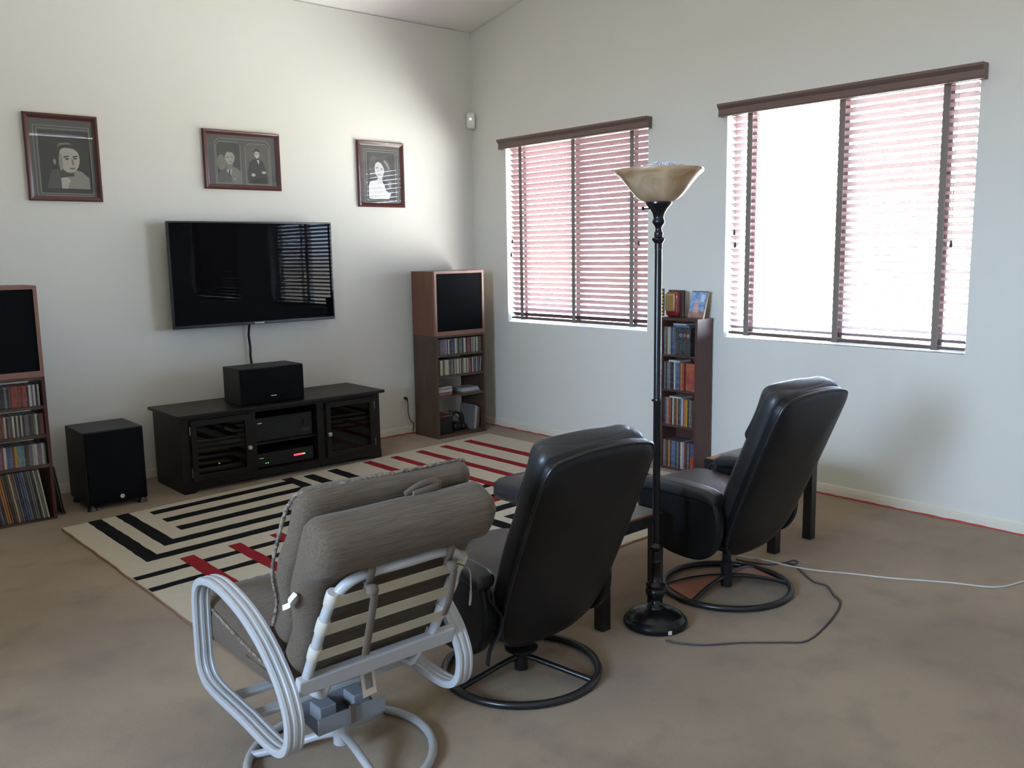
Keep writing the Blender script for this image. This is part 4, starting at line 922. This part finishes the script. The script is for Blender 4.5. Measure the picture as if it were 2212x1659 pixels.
def taper(t_): return 1 - .17*max(0, min(1, (.26-t_)/.16))
def rear_fn(q, p):
    t_ = q.z + .210
    y = q.y + w5(q.x*.6, q.z) + (.0)
    if p[1] < 0 and t_ > .36: y -= .040*min(1, (t_-.36)/.05)*(1 - .3*max(0, (t_-.46)/.05))
    if p[1] < 0 and t_ <= .36: y += .006
    return (q.x*(1 - .02*math.cos(p[2]*3))*taper(t_), y, q.z + .5*w5(q.z, q.x))
BC = leaned(obj('back_cushion', MB().rbox((0, .068, .210), (.272, .048, .302), .045, 14, fn=rear_fn), M_fabric, CH, smooth=60))
w6 = wr(43, .009, .6)
FC = leaned(obj('folded_cushion', MB().rbox((0, .152, .225), (.266, .040, .302), .038, 14, fn=lambda q, p: (q.x*taper(q.z+.225), q.y + w6(q.x*.5, q.z), q.z + .6*w6(q.x*.8, q.y))), M_fabric, CH, smooth=60))
def rope(path, r=.0052): return MB().tube(path, [r*(1+.28*math.sin(i*2.2)) for i in range(len(path))], 7)
pr_ = smooth_path([(-.221, .182, -.06), (-.223, .184, .1), (-.264, .184, .25), (-.269, .184, .42), (-.264, .176, .49), (-.24, .169, .520), (-.1, .164, .528), (.1, .164, .528), (.24, .169, .520), (.264, .176, .49), (.269, .184, .42), (.255, .184, .22), (.223, .184, .1), (.221, .182, -.06)], 14)
obj('rope_trim', rope(pr_), M_rope, FC, smooth=60)
for x in (.07,):
    obj('tie', MB().tube(smooth_path([(x-.05, .10, .506), (x-.01, .105, .523), (x+.03, .108, .527), (x+.06, .10, .512), (x+.02, .095, .512), (x-.03, .092, .508)], 4), .004, 6, flat=(.012, .004), upv=(0, .3, 1)), M_tie, BC, smooth=60)
wt = obj('care_tag', MB().tube(smooth_path([(-.274, .05, .30), (-.290, .045, .285), (-.284, .05, .262), (-.293, .06, .245)], 4), .002, 4, flat=(.007, .0006), upv=(0, 1, 0)), mat('tag_white', (.75, .75, .72), .6), BC)
w7 = wr(47, .004)
sc_ = obj('seat_cushion', MB().rbox((0, 0, 0), (.242, .285, .060), .048, 14, fn=lambda q, p: (q.x, q.y, q.z + (w7(q.x, q.y) + .022*math.cos(p[0]*PI/2)*math.cos(p[1]*PI/2) + .045*p[1] if p[2] > 0 else .045*p[1]*max(0, q.z/.055)))), M_fabric, CH, smooth=60)
sc_.location = (-.012, .140, .388)
tr_ = smooth_path([(-.232, -.26, -.006), (-.237, -.1, .018), (-.237, .15, .060), (-.225, .262, .076), (-.1, .281, .084), (.1, .281, .084), (.225, .262, .076), (.237, .15, .060), (.237, -.1, .018), (.232, -.26, -.006)], 14)
obj('rope_trim', rope(tr_), M_rope, sc_, smooth=60)
for s_ in (-1, 1):
    obj('seat_rail', MB().tube(smooth_path([(s_*.15-.012, -.235, .395), (s_*.15-.012, -.215, .36), (s_*.15-.012, -.16, .328), (s_*.15-.012, .1, .324), (s_*.15-.012, .36, .326)], 4), .0125, 10), M_white, CH, smooth=60)
for y, z in ((.05, .212), (.19, .214)): obj('cross_bar', MB().box((-.262, y-.02, z-.008), (.262, y+.02, z+.008)), M_white, CH, bev=.003)
# hanging ties on the top rail
for x, ln in ((-.115, .20), (.135, .165)):
    obj('tie', MB().tube(smooth_path([(x-.022, -.413, .700), (x-.022, -.44, .752), (x-.022, -.41, .772), (x-.022, -.396, .745), (x-.022, -.42, .71), (x-.022, -.444, .69), (x-.020, -.436, .66), (x-.026, -.425, .60), (x-.030, -.405, .72-ln)], 5), .004, 6, flat=(.012, .0035), upv=(1, 0, 0)), M_tie, CH, smooth=60)
    obj('tie_knot', MB().rbox((x-.022, -.438, .700), (.016, .013, .015), .012, 5), M_tie, CH, smooth=60)
obj('tie', MB().tube(smooth_path([(.135, -.435, .70), (.165, -.445, .68), (.172, -.442, .64), (.172, -.44, .60), (.168, -.44, .575)], 4), [.0022]*11+[.004]*6, 6), M_tie, CH, smooth=60)
o = obj('price_tag', MB().box((-.024, -.0008, -.075), (.024, .0008, 0)), mat('tag_paper', (.55, .48, .40), .8), CH); o.location = (-.02, -.20, .365); o.rotation_euler = (math.radians(-8), 0, math.radians(8))
obj('barcode', MB().box((-.014, -.0016, -.055), (.014, -.0009, -.012)), mat('barcode_print', (.30, .29, .27), .8, noise=(400, .9, (.05, .05, .05)), stretch=(1, 1, .02)), o)
# swivel rocker mechanism and round base
o = obj('rocker_bracket', MB().box((-.115, -.055, .0), (.115, .055, .004)).box((-.115, -.055, .004), (.115, -.051, .052)).box((-.115, .051, .004), (.115, .055, .052)), M_grey, CH); o.location = (0, -.02, .148); o.rotation_euler = (math.radians(5), 0, 0)
obj('spring_plate', MB().box((-.085, -.035, .158), (-.03, .06, .203)), M_grey, CH, bev=.003)
obj('spring_plate', MB().box((.03, -.035, .158), (.085, .06, .203)), M_grey, CH, bev=.003)
obj('brown_band', MB().box((-.012, -.085, .15), (.006, -.0775, .205)), mat('rust_band', (.10, .07, .05), .7), CH)
obj('stem', MB().lathe([(.024, .05), (.024, .13), (.05, .140), (.05, .147)], 20), M_white, CH, smooth=40)
R_ = obj('base_ring', torus(.280, .0135, .0140), M_white, CH, smooth=60)
for a in (-92, 140, 30):
    a = math.radians(a); d = Vector((math.cos(a), math.sin(a), 0))
    obj('spoke', MB().tube(smooth_path([d*.015 + Vector((0, 0, .082)), d*.08 + Vector((0, 0, .070)), d*.19 + Vector((0, 0, .034)), d*.275 + Vector((0, 0, .015))], 4), .0125, 10), M_white, R_, smooth=60)

# ------------------------------------------------------------------ cords on the carpet
bk = [(-2.40, -4.135), (-2.388, -4.177), (-2.326, -4.263), (-2.204, -4.349), (-2.083, -4.457), (-1.997, -4.515), (-1.785, -4.483), (-1.572, -4.417), (-1.498, -4.343), (-1.42, -4.265), (-1.413, -4.192), (-1.304, -4.042), (-1.291, -3.983), (-1.268, -4.015), (-1.231, -4.005), (-1.231, -3.977), (-1.274, -3.973), (-1.36, -3.935), (-1.40, -3.86), (-1.42, -3.78)]
tag(obj('lamp_cord', MB().tube(smooth_path([(x, y, .005) for x, y in bk], 4), .0038, 6), mat('cord_dark', (.05, .04, .042), .6), smooth=60), 'dark cord curling from the floor lamp around the right recliner', 'cord')
wk = [(-1.39, -3.66), (-1.375, -3.72), (-1.345, -3.90), (-1.33, -4.03), (-1.29, -4.15), (-1.185, -4.285), (-1.123, -4.411), (-.983, -4.624), (-.892, -4.789), (-.722, -4.848), (-.5, -4.90), (-.2, -5.0)]
tag(obj('extension_cord', MB().tube(smooth_path([(x, y, .0135 if -1.36 < x < -1.26 else .005) for x, y in wk], 4), .0036, 6), mat('cord_white', (.55, .53, .50), .6), smooth=60), 'pale thin cord running right across the carpet from the right recliner', 'cord')
